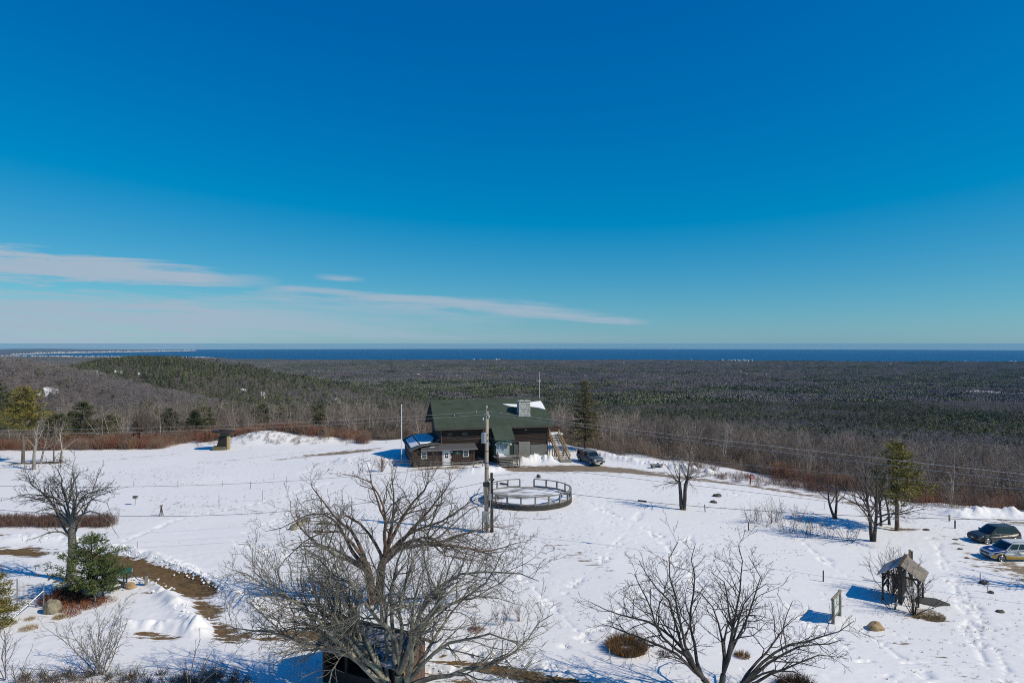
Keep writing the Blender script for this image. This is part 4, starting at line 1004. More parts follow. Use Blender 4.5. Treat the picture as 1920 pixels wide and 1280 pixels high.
ws.slab([(-3.3, -.9, 3.12), (-2.2, -.4, 3.12), (-1.2, .8, 3.18), (-.5, 4.0, 3.25), (-1.0, 8.6, 3.36), (-3.3, 8.8, 3.16)], (0, 0, .14))
part('wing_snow', ws, snow_m, lodge, bevel=.05)
part('annex_fascia', MB().bx(-3.4, AX1 + .35, AV - .47, AV - .41, 2.36, 2.53), mat('grey_fascia', (0.17, 0.165, 0.16), .8), lodge)
window(lodge, -3.35, -2.45, 1.22, 2.2, AV - .04, white_p); window(lodge, 2.9, 3.8, 1.28, 2.26, AV - .04, white_p)
ad = wall_door('annex_door', -.02, .9, .02, 2.25, AV - .02, white_p)
part('door_window', MB().bx(.2, .68, AV - .08, AV - .06, 1.25, 1.95), glass_m, ad); part('notice', MB().bx(.34, .54, AV - .095, AV - .082, 1.45, 1.7), white_p, ad)
part('door_frame', MB().bx(-.16, -.05, AV - .07, AV, 0, 2.34).bx(.93, 1.02, AV - .07, AV, 0, 2.34).bx(-.3, 1.02, AV - .08, AV, 2.27, 2.36), white_p, ad)
gs = part('green_sign', MB().bx(1.6, 2.65, AV - .08, AV - .04, 1.72, 2.12), sgreen_m, lodge)
part('sign_print', MB().disc((2.1, AV - .085, 2.0), .07, (0, 1, 0), .012, 8).bx(1.86, 2.36, AV - .09, AV - .078, 1.79, 1.86), white_p, gs)
part('wall_lamp', MB().box((1.2, AV - .15, 2.12), (.25, .2, .2)), white_p, lodge, bevel=.05); part('notice', MB().bx(1.02, 1.18, AV - .07, AV - .03, 1.2, 1.42), white_p, lodge)
part('skylight', MB().bx(-1.9, -1.2, -1.7, -1.35, 2.70, 2.76), white_p, lodge)
# upper deck on the right gable with its slanting board screen
dk = MB().bx(W2 + .02, 20.6, 2.2, 7.5, 3.15, 3.35)
part('upper_deck', dk, wood_dark, lodge)
for (u, v) in ((17.6, 2.4), (20.4, 2.4), (20.4, 7.2), (18.9, 2.4)): part('deck_post', MB().bx(u - .09, u + .09, v - .09, v + .09, -2.0, 3.15), wood_dark, lodge)
for k in range(13):
    u = W2 + .1 + k * .28; zt = 5.35 - (k * .28) * .34
    part('screen_board', MB().bx(u, u + .26, 4.6 + RNG.random() * .02, 4.66, zt - 1.35, zt), brown_m, lodge)
part('deck_roof', MB().slab([(W2 + .02, 4.5, 5.55), (20.9, 4.5, 4.2), (20.9, 8.0, 4.2), (W2 + .02, 8.0, 5.55)], (0, 0, .12)), mat('brown_shingle', (0.08, .055, .045), .9), lodge)
part('deck_snow', MB().bx(W2 + .05, 20.3, 2.35, 4.4, 3.36, 3.6), snow_m, lodge, bevel=.06)
part('deck_screen', MB().bx(W2 + .05, 18.0, 2.2, 2.26, 3.4, 4.2), mat('red_brown_panel', (0.12, .055, .04), .8), lodge)
# outside stair
st = thing('outdoor_stair', 'steep outdoor stair with yellow lumber rails beside the right end of the lodge', 'stairs', LO, TH)
SU0, SU1, SV0, SV1 = 17.95, 19.45, -3.5, 2.3
for k in range(15):
    t_ = (k + 1) / 15; v = SV0 + (SV1 - SV0) * t_; z = 3.3 * t_
    part('tread', MB().bx(SU0, SU1, v - .33, v, z - .06, z), wood_old, st)
for k in range(8, 15):
    t_ = (k + 1) / 15; part('tread_snow', MB().bx(SU0 + .1, SU1 - .2, SV0 + (SV1 - SV0) * t_ - .3, SV0 + (SV1 - SV0) * t_ - .03, 3.3 * t_, 3.3 * t_ + .05), snow_m, st)
for u in (SU0 - .05, SU1 + .05):
    part('stringer', MB().bar((u, SV0 - .2, .02), (u, SV1, 3.2), .08, .32), wood_new, st)
    part('handrail', MB().bar((u, SV0 - .1, 1.05), (u, SV1, 4.3), .11, .11), wood_new, st)
    part('mid_rail', MB().bar((u, SV0 - .1, .6), (u, SV1, 3.85), .05, .12), wood_new, st)
    for t_ in (0.02, .34, .67, .99): part('post', MB().bx(u - .055, u + .055, SV0 + (SV1 - SV0) * t_ - .055, SV0 + (SV1 - SV0) * t_ + .055, -1.0, 3.3 * t_ + 1.12), wood_new, st)
part('landing_board', MB().bx(SU0 - .1, SU1 + .1, SV0 - .55, SV0 - .34, -.2, .18).bx(SU0 - .1, SU1 + .1, SV0 - .33, SV0 - .3, .0, .4), wood_old, st)
# whip antenna
an = thing('antenna_mast', 'thin white whip antenna rising above the right end of the green roof', 'antenna', L2W(17.15, 5.4, RZ + .1), TH)
part('mast', MB().tube([(0, 0, 0), (0, 0, 2.3), (.03, 0, 4.5)], [.045, .035, .02], 6), white_p, an)
part('crossarm', MB().tube([(-.3, 0, 2.9), (.3, 0, 2.95)], .022, 5).tube([(-.1, 0, 2.6), (.35, 0, 3.3)], .015, 5), white_p, an)
part('base_clamp', MB().box((0, 0, .1), (.16, .16, .3)), galv_m, an)
# flagpole, fence and benches of the yard
def post_ground(x, y): return Vector((x, y, Ts(x, y)))
g = at(753, 869); fp = thing('flagpole', 'tall bare white flagpole left of the lodge', 'flagpole', g)
part('pole', MB().tube([(0, 0, -.3), (0, 0, 4.5), (0, 0, 8.75)], [.085, .075, .05], 10), white_p, fp)
part('finial', MB().tube([(0, 0, 8.75), (0, 0, 8.82), (0, 0, 8.92), (0, 0, 8.97)], [.05, .1, .1, .02], 8), white_p, fp)
part('cleat', MB().box((0, -.1, 1.2), (.06, .06, .2)), galv_m, fp)
yf = thing('rail_fence', 'low grey rail fence along the yard in front of the annex', 'fence', at(796, 876))
fpx = [(738, 873), (770, 874.5), (808, 876.5), (848, 878.5), (888, 877), (905, 875)]
fpt = [at(*p) - yf.location for p in fpx]
for p in fpt: part('post', MB().bx(p.x - .07, p.x + .07, p.y - .07, p.y + .07, p.z - .3, p.z + 1.0), wood_old, yf)
for a, b in zip(fpt[:-1], fpt[1:]):
    for h in (.48, .86): part('rail', MB().bar(a + Vector((0, 0, h)), b + Vector((0, 0, h + RNG.uniform(-.05, .05))), .07, .12), wood_old, yf)
def picnic_table(p, rz, label):
    t = thing('picnic_table', label, 'picnic table', p, rz, 'picnic tables of the yard')
    for k in range(5): part('top_plank', MB().bx(-.95, .95, -.38 + .155 * k, -.24 + .155 * k, .70, .74), wood_old, t)
    for s in (-1, 1):
        for q in (0, 1): part('seat_plank', MB().bx(-.95, .95, s * .72 - .14 + .15 * q, s * .72 + .15 * q, .42, .46), wood_old, t)
        part('leg', MB().bar((s * .7, -.68, 0), (s * .7, -.2, .70), .05, .1), wood_dark, t); part('leg', MB().bar((s * .7, .68, 0), (s * .7, .2, .70), .05, .1), wood_dark, t)
        part('brace', MB().bx(s * .7 - .03, s * .7 + .03, -.85, .85, .34, .42), wood_dark, t)
    return t
picnic_table(at(875, 871), TH + .1, 'weathered picnic table under the right white window of the annex')
picnic_table(at(896, 867), TH - .3, 'weathered picnic table half hidden behind the tall utility pole')
# ------------------------------------------------------------------ vehicles
paint = lambda n, c, r=.3: mat(n, c, r, spec=.6)
tyre_m = mat('tyre_rubber', (0.016, 0.016, 0.017), .85); rim_m = mat('alloy_rim', (0.55, 0.56, 0.58), .3, metal=.7)
lamp_m = mat('headlamp_glass', (0.62, 0.66, 0.68), .15, spec=.7); red_m = mat('red_tail_lamp', (0.38, 0.012, 0.02), .25)
trim_b = mat('black_plastic_trim', (0.02, 0.021, 0.022), .6); chrome_m = mat('bright_trim', (0.6, 0.61, 0.62), .25, metal=.8); cglass = mat('dark_car_glass', (0.010, 0.013, 0.016), .06, spec=.8)
def wheel(parent, x, y, r, w):
    t = part('wheel', MB().tube([(x, y - w / 2, r), (x, y - w / 2 + .03, r), (x, y + w / 2 - .03, r), (x, y + w / 2, r)], [r * .93, r, r, r * .93], 20), tyre_m, parent, smooth=False)
    s = 1 if y > 0 else -1
    rim = MB().disc((x, y + s * (w / 2 - .01), r), r * .66, (0, 1, 0), .03, 18)
    part('rim', rim, mat('rim_shadow', (0.05, .05, .055), .5), t)
    sp_ = MB()
    for k in range(5):
        a = k * 2 * math.pi / 5 + .3; c, s2 = math.cos(a), math.sin(a)
        sp_.bar((x, y + s * (w / 2 + .012), r), (x + c * r * .64, y + s * (w / 2 + .012), r + s2 * r * .64), r * .26, .03)
    sp_.tube([(x + math.cos(k / 20 * 6.2832) * r * .64, y + s * (w / 2 + .012), r + math.sin(k / 20 * 6.2832) * r * .64) for k in range(21)], .028, 4, cap=False)
    sp_.disc((x, y + s * (w / 2 + .02), r), r * .13, (0, 1, 0), .03, 8)
    part('spokes', sp_, rim_m, t)
def arch(cx, r, rw, z0, n=7):
    return [(cx + rw * math.cos(math.pi - math.pi * k / (n - 1)) * -1, max(z0, r + rw * math.sin(math.pi * k / (n - 1)))) for k in range(n)]
def car_body(profile, wfun, m, parent, name='body', bevel=.03):
    """closed side profile (x, z) given width wfun(x, z) at each point"""
    n = len(profile); b = MB()
    V = [(x, wfun(x, z), z) for x, z in profile] + [(x, -wfun(x, z), z) for x, z in profile]
    F_ = [tuple(range(n)), tuple(range(n, 2 * n))[::-1]] + [(i, i + n, (i + 1) % n + n, (i + 1) % n) for i in range(n)]
    b.add(V, F_); return part(name, b, m, parent, bevel=bevel)
def quadp(name, pts, m, parent, t=.012):
    """panel from four points, thickened outward along its normal"""
    p = [Vector(q) for q in pts]; n = (p[1] - p[0]).cross(p[2] - p[0]).normalized() * t
    return part(name, MB().slab(p, n), m, parent)
def suv(name, label, loc, rz, body_m, L=4.55, W=1.82, H=1.68, roof_m=None, lower_m=None, clad=trim_b):
    """front at +x; belt line, cabin, glass, lamps, wheels"""
    t = thing(name, label, 'car', loc, rz, None)
    r = .35; xf, xr = L / 2 - .88, -L / 2 + .82; hw = W / 2; zb = 1.02
    def wf(x, z):
        e = 1 - .16 * max(0, (abs(x) - L / 2 + .55) / .55) ** 2
        return hw * e * (1 - .05 * max(0, z - .75) / .3)
    prof = [(-L / 2 + .04, .36), (-L / 2, .62), (-L / 2 + .03, .98), (-L / 2 + .1, zb)]
    prof += [(-L / 2 + .6, zb + .02), (0, zb), (L / 2 - 1.30, zb - .02), (L / 2 - .75, zb - .07), (L / 2 - .25, zb - .17), (L / 2 - .05, .74), (L / 2, .58), (L / 2 - .03, .36)]
    bot = [(xf + r + .08, .30)] + [(xf + (r + .06) * math.cos(a), r + (r + .05) * math.sin(a)) for a in np.linspace(.15, math.pi - .15, 8)] + [(xf - r - .08, .27), (xr + r + .08, .27)]
    bot += [(xr + (r + .06) * math.cos(a), r + (r + .05) * math.sin(a)) for a in np.linspace(.15, math.pi - .15, 8)] + [(xr - r - .08, .30)]
    body = car_body(prof + bot, wf, body_m, t)
    # cabin: loft of belt and roof outlines
    bx0, bx1 = -L / 2 + .10, L / 2 - 1.22; rx0, rx1 = -L / 2 + .55, L / 2 - 2.05; rw, bw = hw * .76, hw * .955
    A = [(bx0, -bw * .93, zb), (bx1, -bw * .94, zb - .02), (bx1 + .16, -bw * .5, zb - .02), (bx1 + .16, bw * .5, zb - .02), (bx1, bw * .94, zb - .02), (bx0, bw * .93, zb)]
    Bq = [(rx0, -rw, H - .06), (rx1, -rw, H - .03), (rx1 + .1, -rw * .5, H - .02), (rx1 + .1, rw * .5, H - .02), (rx1, rw, H - .03), (rx0, rw, H - .06)]
    Cq = [(rx0 + .06, -rw * .8, H - .01), (rx1 - .15, -rw * .8, H), (rx1 - .1, -rw * .4, H + .01), (rx1 - .1, rw * .4, H + .01), (rx1 - .15, rw * .8, H), (rx0 + .06, rw * .8, H - .01)]
    lo = MB(); lo.add(A + Bq, [(i, (i + 1) % 6, (i + 1) % 6 + 6, i + 6) for i in range(6)] + [tuple(range(6))[::-1]])
    cab = part('cabin', lo, body_m, t, bevel=.012)
    ro = MB(); ro.add(Bq + Cq, [(i, (i + 1) % 6, (i + 1) % 6 + 6, i + 6) for i in range(6)] + [tuple(range(6, 12))])
    part('roof', ro, roof_m or body_m, t, smooth=True)
    def lerp(a, b, k): return Vector(a) + (Vector(b) - Vector(a)) * k
    for s, (i, j) in ((-1, (0, 1)), (1, (5, 4))):
        a0, a1, b0, b1 = Vector(A[i]), Vector(A[j]), Vector(Bq[i]), Vector(Bq[j])
        def sp_(f, h): return lerp(lerp(a0, a1, f), lerp(b0, b1, f), h)
        for (f0, f1, g0, g1) in ((.07, .32, .14, .34), (.35, .62, .37, .63), (.65, .93, .66, .95)):
            q = [sp_(f0, .10), sp_(f1, .08), sp_(g1, .86), sp_(g0, .84)]
            quadp('side_window', q if s < 0 else q[::-1], cglass, t, .012)
        part('mirror', MB().box((bx1 - .30, s * (hw + .10), zb + .10), (.14, .2, .15)), body_m, t, bevel=.03)
        for f in (.33, .63): part('door_seam', MB().bx(bx0 + (bx1 - bx0) * f - .008, bx0 + (bx1 - bx0) * f + .008, s * (hw - .02) - .012, s * (hw - .02) + .012, .42, zb - .06), trim_b, t)
        for f in (.40, .70): part('door_handle', MB().bx(bx0 + (bx1 - bx0) * f - .1, bx0 + (bx1 - bx0) * f + .1, s * (hw + .003) - .012, s * (hw + .003) + .012, .86, .90), chrome_m, t)
        part('sill_trim', MB().bx(xr + r + .1, xf - r - .1, s * hw * .985 - .02, s * hw * .985 + .02, .25, .40), clad, t, bevel=.015)
        part('roof_rail', MB().tube([(rx0 + .1, s * rw * .86, H), (rx0 + .2, s * rw * .86, H + .06), (rx1 - .25, s * rw * .86, H + .065), (rx1 - .1, s * rw * .86, H)], .022, 6), trim_b, t)
        part('headlight', MB().slab([(L / 2 - .10, s * hw * .55, .66), (L / 2 - .45, s * hw * .925, .72), (L / 2 - .52, s * hw * .93, .86), (L / 2 - .20, s * hw * .58, .80)], (.05, s * .02, .02)), lamp_m, t)
        part('tail_light', MB().slab([(-L / 2 + .02, s * hw * .74, .80), (-L / 2 + .20, s * hw * .95, .80), (-L / 2 + .46, s * hw * .80, 1.42), (-L / 2 + .40, s * hw * .66, 1.42)], (-.03, s * .025, 0)), red_m, t)
        part('wheel_arch', MB().tube([(xf + (r + .075) * math.cos(a), s * hw * .985, r + (r + .06) * math.sin(a)) for a in np.linspace(0.05, math.pi - .05, 9)], .035, 5).tube([(xr + (r + .075) * math.cos(a), s * hw * .985, r + (r + .06) * math.sin(a)) for a in np.linspace(0.05, math.pi - .05, 9)], .035, 5), clad, t)
        wheel(t, xf, s * (hw - .12), r, .23); wheel(t, xr, s * (hw - .12), r, .23)
    ws = [lerp(A[2], Bq[2], .08), lerp(A[3], Bq[3], .08), lerp(A[3], Bq[3], .9), lerp(A[2], Bq[2], .9)]
    quadp('windscreen', ws, cglass, t); quadp('windscreen', [lerp(A[1], Bq[1], .1) + Vector((.02, .03, 0)), lerp(A[2], Bq[2], .08), lerp(A[2], Bq[2], .9), lerp(A[1], Bq[1], .88) + Vector((.02, .03, 0))], cglass, t)
    quadp('windscreen', [lerp(A[3], Bq[3], .08), lerp(A[4], Bq[4], .1) + Vector((.02, -.03, 0)), lerp(A[4], Bq[4], .88) + Vector((.02, -.03, 0)), lerp(A[3], Bq[3], .9)], cglass, t)
    quadp('rear_window', [lerp(A[5], Bq[5], .2) + Vector((0, -.2, 0)), lerp(A[0], Bq[0], .2) + Vector((0, .2, 0)), lerp(A[0], Bq[0], .85) + Vector((0, .12, 0)), lerp(A[5], Bq[5], .85) + Vector((0, -.12, 0))], cglass, t)
    part('grille', MB().bx(L / 2 - .06, L / 2 + .015, -.5, .5, .58, .72).bx(L / 2 - .06, L / 2 + .01, -.62, .62, .34, .46), trim_b, t)
    part('number_plate', MB().bx(L / 2, L / 2 + .025, -.16, .16, .48, .58), white_p, t)
    return t
p = at(1863, 1015)
suv('parked_car', 'dark grey sport utility car with black roof rails parked behind the blue and gold one', p, math.radians(184), paint('dark_grey_metallic', (0.032, 0.034, 0.038), .28), clad=mat('grey_cladding', (0.055, .052, .048), .6))
p = at(1892, 1047)
liv = suv('parked_car', 'blue white and gold sport utility car nosing into the snow by the frame edge', p, math.radians(181), paint('patrol_white', (0.50, 0.54, 0.58), .35), roof_m=paint('roof_white', (0.66, .68, .70), .35), clad=paint('gold_trim', (0.42, 0.27, 0.05), .4))
blue_p = paint('deep_blue_paint', (0.012, 0.022, 0.16), .25); gold_p = paint('gold_paint', (0.55, 0.34, 0.04), .35)
Lh, hwv = 2.275, .91
for s in (-1, 1):
    def side(name, pts, m, o=.012):
        v_ = [(x, s * (hwv * (1 - .16 * max(0, (abs(x) - Lh + .55) / .55) ** 2) + o), z) for x, z in pts]
        b = MB().slab(v_, (0, s * .006, 0)); part(name, b, m, liv)
    side('blue_band', [(-1.9, .95), (.9, .93), (1.72, .82), (1.72, .90), (.95, .985), (-1.9, .99)], blue_p)
    side('blue_band', [(1.72, .80), (2.05, .68), (2.12, .76), (1.72, .90)], blue_p)
    side('gold_swoosh', [(-.98, .40), (.95, .40), (.95, .62), (.3, .50), (-.98, .46)], gold_p, .016)
    side('gold_swoosh', [(1.86, .40), (2.2, .42), (2.22, .62), (1.86, .66)], gold_p, .016)
    side('gold_swoosh', [(-2.1, .40), (-1.9, .40), (-1.9, .56), (-2.1, .52)], gold_p, .016)
    lg = [(-.35, .74), (-.12, .86), (.11, .74)]
    q = [(x, s * (hwv + .02), z) for x, z in lg]; part('house_logo', MB().bar(q[0], q[1], .03).bar(q[1], q[2], .03).bar((-.26, q[0][1], .74), (-.26, q[0][1], .66), .025), trim_b, liv)
    part('logo_print', MB().bx(-.5, .28, s * (hwv + .012) - .004, s * (hwv + .012) + .004, .60, .645), mat('grey_print', (0.2, .22, .25), .6), liv)
hd = [(1.06, zz_) for zz_ in (0,)]
part('blue_hood', MB().slab([(1.22, -.84, 1.012), (1.22, .84, 1.012), (1.55, .83, .965), (1.55, -.83, .965)], (0, 0, .012)).slab([(1.56, -.83, .966), (1.56, .83, .966), (2.02, .72, .868), (2.02, -.72, .868)], (0, 0, .012)), blue_p, liv)
part('hood_mark', MB().slab([(1.6, -.25, .974), (1.6, .25, .974), (1.85, .18, .925), (1.85, -.18, .925)], (0, 0, .012)), white_p, liv)
for s in (-1, 1): part('blue_pillar', MB().slab([(1.04, s * .82, 1.03), (1.0, s * .82, 1.0), (.22, s * .70, 1.62), (.27, s * .68, 1.64)], (0, s * .015, .01)), blue_p, liv)
# pickup with a cap over its bed, three-quarter view from the front
def pickup(loc, rz):
    t = thing('parked_pickup', 'blue grey pickup truck with a capped bed parked by the outdoor stair', 'truck', loc, rz)
    bm_ = paint('blue_grey_metallic', (0.085, 0.115, 0.145), .3); cm = paint('dull_silver_cap', (0.16, 0.18, 0.20), .4)
    L, hw, r = 5.4, .97, .39; xf, xr = 1.75, -1.75; zb = 1.12
    prof = [(-2.7, .5), (-2.7, zb), (1.0, zb), (1.15, zb + .02), (1.9, zb - .02), (2.5, zb - .10), (2.66, .95), (2.7, .5)]
    bot = [(xf + r + .1, .40)] + [(xf + (r + .07) * math.cos(a), r + (r + .07) * math.sin(a)) for a in np.linspace(.15, math.pi - .15, 8)] + [(xf - r - .1, .38), (xr + r + .1, .38)] + [(xr + (r + .07) * math.cos(a), r + (r + .07) * math.sin(a)) for a in np.linspace(.15, math.pi - .15, 8)] + [(xr - r - .1, .42)]
    car_body(prof + bot, lambda x, z: hw * (1 - .08 * max(0, (abs(x) - 2.2) / .5) ** 2), bm_, t, bevel=.04)
    def frustum(name, x0, x1, rx0, rx1, z0, z1, m, ins=.16):
        b = MB(); A = [(x0, -hw * .96, z0), (x1, -hw * .96, z0), (x1, hw * .96, z0), (x0, hw * .96, z0)]; Bq = [(rx0, -hw + ins, z1), (rx1, -hw + ins, z1), (rx1, hw - ins, z1), (rx0, hw - ins, z1)]
        b.add(A + Bq, [(0, 1, 5, 4), (1, 2, 6, 5), (2, 3, 7, 6), (3, 0, 4, 7), (4, 5, 6, 7), (3, 2, 1, 0)]); part(name, b, m, t, bevel=.04); return [Vector(q) for q in A + Bq]
    c = frustum('cabin', -.62, 1.15, -.52, .45, zb, 1.86, bm_); k = frustum('bed_cap', -2.68, -.66, -2.55, -.70, zb, 1.88, cm, .14)
    def lp(a, b, f): return a + (b - a) * f
    quadp('windscreen', [lp(c[1], c[5], .1) + Vector((0, .1, 0)), lp(c[2], c[6], .1) - Vector((0, .1, 0)), lp(c[2], c[6], .88) - Vector((0, .08, 0)), lp(c[1], c[5], .88) + Vector((0, .08, 0))], cglass, t, .02)
    for s, (i, j) in ((-1, (0, 1)), (1, (3, 2))):
        def sp_(q, f, h): return lp(lp(q[i], q[j], f), lp(q[i + 4], q[j + 4], f), h)
        for (q, f0, f1) in ((c, .08, .42), (c, .47, .88), (k, .1, .45), (k, .52, .92)):
            z = [sp_(q, f0, .12), sp_(q, f1, .12), sp_(q, f1 - .02, .82), sp_(q, f0 + .02, .82)]; quadp('side_window', z if s < 0 else z[::-1], cglass, t, .02)
        part('headlight', MB().box((2.64, s * .72, .86), (.12, .36, .2)), lamp_m, t, bevel=.03); part('tail_light', MB().box((-2.7, s * .88, .95), (.05, .14, .4)), red_m, t)
        part('mirror', MB().box((.92, s * (hw + .16), zb + .18), (.1, .22, .24)), trim_b, t, bevel=.03)
        part('door_seam', MB().bx(-.63, -.61, s * hw - .008, s * hw + .008, .5, zb).bx(.94, .96, s * hw - .008, s * hw + .008, .5, zb), trim_b, t)
        part('side_moulding', MB().bx(-2.2, 2.2, s * hw - .012, s * hw + .018, .70, .76), trim_b, t)
        wheel(t, xf, s * (hw - .13), r, .26); wheel(t, xr, s * (hw - .13), r, .26)
    part('grille', MB().bx(2.62, 2.72, -.48, .48, .72, .98), trim_b, t); part('grille_bar', MB().bx(2.70, 2.745, -.5, .5, .83, .87).bx(2.70, 2.745, -.03, .03, .72, .98).bx(2.70, 2.74, -.52, .52, .97, 1.01), chrome_m, t)
    part('bumper', MB().bx(2.6, 2.84, -.96, .96, .46, .66), mat('dull_bumper', (0.16, .17, .18), .4, metal=.5), t, bevel=.04); part('number_plate', MB().bx(2.84, 2.86, -.16, .16, .50, .62), white_p, t)
    part('hood_scoop', MB().slab([(1.3, -.35, zb + .03), (1.3, .35, zb + .03), (2.3, .3, zb - .07), (2.3, -.3, zb - .07)], (0, 0, .05)), bm_, t, bevel=.02)
    return t
pickup(at(1107, 867.5), math.radians(-66))
# ------------------------------------------------------------------ utility pole, wires
pole_m = mat('utility_pole_wood', (0.27, 0.20, 0.135), 0.9, (0.48, 0.42, 0.33), 0.5, 0.5, stretch=(4, 4, .5))
PX, PY = at(912, 996).x, at(912, 996).y
up = thing('utility_pole', 'tall pale wooden utility pole with a grey transformer in front of the lodge', 'utility pole', at(912, 996))
zt = HC - (772 - EY) / F * PY - up.location.z
pts = [(0, 0, -.3), (.02, 0, zt * .5), (.06, 0, zt)]
part('pole', MB().tube(pts, [.215, .195, .16], 12), pole_m, up, smooth=True)
part('crossarm', MB().tube([(-.25, -.2, zt - .25), (.25, -.2, zt - .1)], .05, 6).tube([(.0, 0, zt - .02), (.02, 0, zt + .35)], .05, 6), galv_m, up)
for (x_, z_) in ((-.3, zt - .75), (.24, zt - .5), (.03, zt + .4)): part('insulator', MB().tube([(x_, -.15 if z_ < zt else 0, z_), (x_, -.15 if z_ < zt else 0, z_ + .22)], [.09, .06], 8), mat('grey_porcelain', (.5, .51, .52), .3), up)
ztr = HC - (831 - EY) / F * PY - up.location.z
tr = part('transformer', MB().tube([(-.22, -.34, ztr + .1), (-.22, -.34, ztr + 1.05), (-.22, -.34, ztr + 1.12)], [.25, .25, .18], 12), galv_m, up)
part('bushing', MB().tube([(-.28, -.34, ztr + 1.1), (-.3, -.34, ztr + 1.38)], [.05, .03], 6).tube([(-.14, -.34, ztr + 1.1), (-.12, -.34, ztr + 1.35)], [.05, .03], 6), mat('brown_porcelain', (.12, .06, .04), .3), tr)
part('bracket', MB().bx(-.3, .25, -.3, -.1, ztr + .3, ztr + .4).bx(-.3, .25, -.3, -.1, ztr + .85, ztr + .95), galv_m, up)
for q in (868, 878, 846): 
    z_ = HC - (q - EY) / F * PY - up.location.z; part('band', MB().tube([(.03, 0, z_), (.03, 0, z_ + .07)], .205, 12), trim_b, up)
z_ = HC - (872 - EY) / F * PY - up.location.z; part('tag_band', MB().tube([(.03, 0, z_), (.03, 0, z_ + .4)], .20, 12), mat('pinkish_band', (.42, .30, .27), .8), up)
part('meter_box', MB().bx(-.42, .20, -.48, -.22, 1.0, 2.05), mat('grey_meter_box', (.27, .29, .29), .6), up, bevel=.03); part('box_lid', MB().bx(-.36, .14, -.51, -.48, 1.1, 1.95), mat('grey_meter_box', (.27, .29, .29)), up, bevel=.01)
for x_ in (-.34, -.14, .06): part('conduit', MB().tube([(x_, -.33, -.2), (x_, -.33, 1.02)], .065, 7), mat('dark_conduit', (.06, .06, .065), .6) if x_ != -.14 else galv_m, up)
part('guard', MB().bx(-.32, .30, -.26, .26, HC - (911 - EY) / F * PY - up.location.z, HC - (904 - EY) / F * PY - up.location.z), trim_b, up)
ps = at(922, 996.5)
sp2 = thing('service_post', 'short dark wooden post with a meter standing beside the tall utility pole', 'post', ps)
hs_ = (996.5 - 886) / F * ps.y
part('post', MB().tube([(0, 0, -.3), (-.02, 0, hs_ * .6), (.0, 0, hs_)], [.19, .16, .14], 10), mat('dark_creosote_wood', (.045, .038, .033), .9, (.12, .08, .055), .8, .5), sp2, smooth=True)
part('meter', MB().bx(-.3, -.02, -.34, -.15, 3.1, 3.75), galv_m, sp2, bevel=.03); part('pipe', MB().tube([(-.12, -.24, .3), (-.12, -.24, 3.1)], .04, 6).tube([(-.12, -.24, 3.75), (-.1, -.24, 5.2)], .035, 6), galv_m, sp2)
part('clamp', MB().bx(-.25, .25, -.25, .25, 2.55, 2.68).bx(-.25, .25, -.25, .25, 5.0, 5.12), trim_b, sp2)
wire_m = mat('weathered_cable', (.10, .10, .10), .5); wire_l = mat('bright_conductor', (.40, .41, .40), .4, metal=.4)
def plan_y(px, A, B):
    u = (px - CX) / F; dx, dy = B[0] - A[0], B[1] - A[1]
    return (A[1] * dx - A[0] * dy) / (dx - u * dy)
def wire(label, samples, A, B, r, m, extra=None):
    """cable in the vertical plane through A and B (plan), sag fitted to the samples (px, py)"""
    xs_, zs_ = [], []
    for px, py in samples:
        Y = plan_y(px, A, B); xs_.append((px - CX) / F * Y); zs_.append(HC - (py - EY) / F * Y)
    co = np.polyfit(xs_, zs_, 2 if len(xs_) > 2 else 1); x0, x1 = xs_[0], xs_[-1]
    ext = 0.35 * (x1 - x0); n = 60; q = []
    for k in range(n + 1):
        x_ = x0 + (x1 - x0 + ext) * k / n; t_ = (x_ - A[0]) / (B[0] - A[0]); q.append((x_, A[1] + (B[1] - A[1]) * t_, float(np.polyval(co, x_))))
    o = part('overhead_wire', MB().tube(q, r, 5), m); tag(o, label, 'wire'); return o
PA = (PX, PY); RB = (44.0, 49.0); LB = (-43.0, 57.0)
wire('topmost pale wire running right from the tall pole across the woods', [(919, 771), (1080, 793), (1500, 841), (1920, 889)], PA, RB, .014, wire_l)
wire('second pale wire running right from the tall pole, just under the topmost', [(917, 776), (1080, 800), (1500, 850), (1920, 902)], PA, RB, .014, wire_l)
wire('third thin wire running right from the transformer past the spruce', [(916, 821), (1017, 831), (1128, 845), (1500, 880), (1920, 917)], PA, RB, .010, wire_l)
wire('thin cable crossing the snow right of the tall pole toward the pollarded tree', [(914, 866), (1081, 884), (1480, 931), (1920, 985)], PA, RB, .014, wire_m)
wire('lowest thick cable with black sleeves running right over the round deck', [(914, 905), (1080, 926), (1281, 947), (1480, 960), (1920, 974)], PA, RB, .020, wire_m)
wire('upper pale wire running left from the tall pole over the lodge roof', [(919, 770), (800, 779), (560, 790), (360, 800), (0, 806)], PA, LB, .010, wire_l)
wire('lower pale wire running left from the tall pole over the lodge roof', [(914, 776), (800, 785), (640, 795), (360, 806), (0, 814)], PA, LB, .010, wire_l)
wire('thin cable sagging left from the tall pole across the upper snow', [(912, 868), (675, 888), (565, 897), (500, 905), (333, 914), (208, 914), (0, 908)], PA, LB, .014, wire_m)
wire('lowest thick cable sagging left from the tall pole across the snow', [(912, 905), (786, 924), (500, 961), (312, 968), (138, 965), (0, 954)], PA, LB, .020, wire_m)
def sleeve(px0, px1, py0, py1, A, B, label):
    q = []
    for px, py in ((px0, py0), (px1, py1)):
        Y = plan_y(px, A, B); q.append(((px - CX) / F * Y, Y, HC - (py - EY) / F * Y))
    tag(part('cable_sleeve', MB().tube(q, .085, 8), trim_b), label, 'cable sleeve', 'black sleeves on the lowest cable')
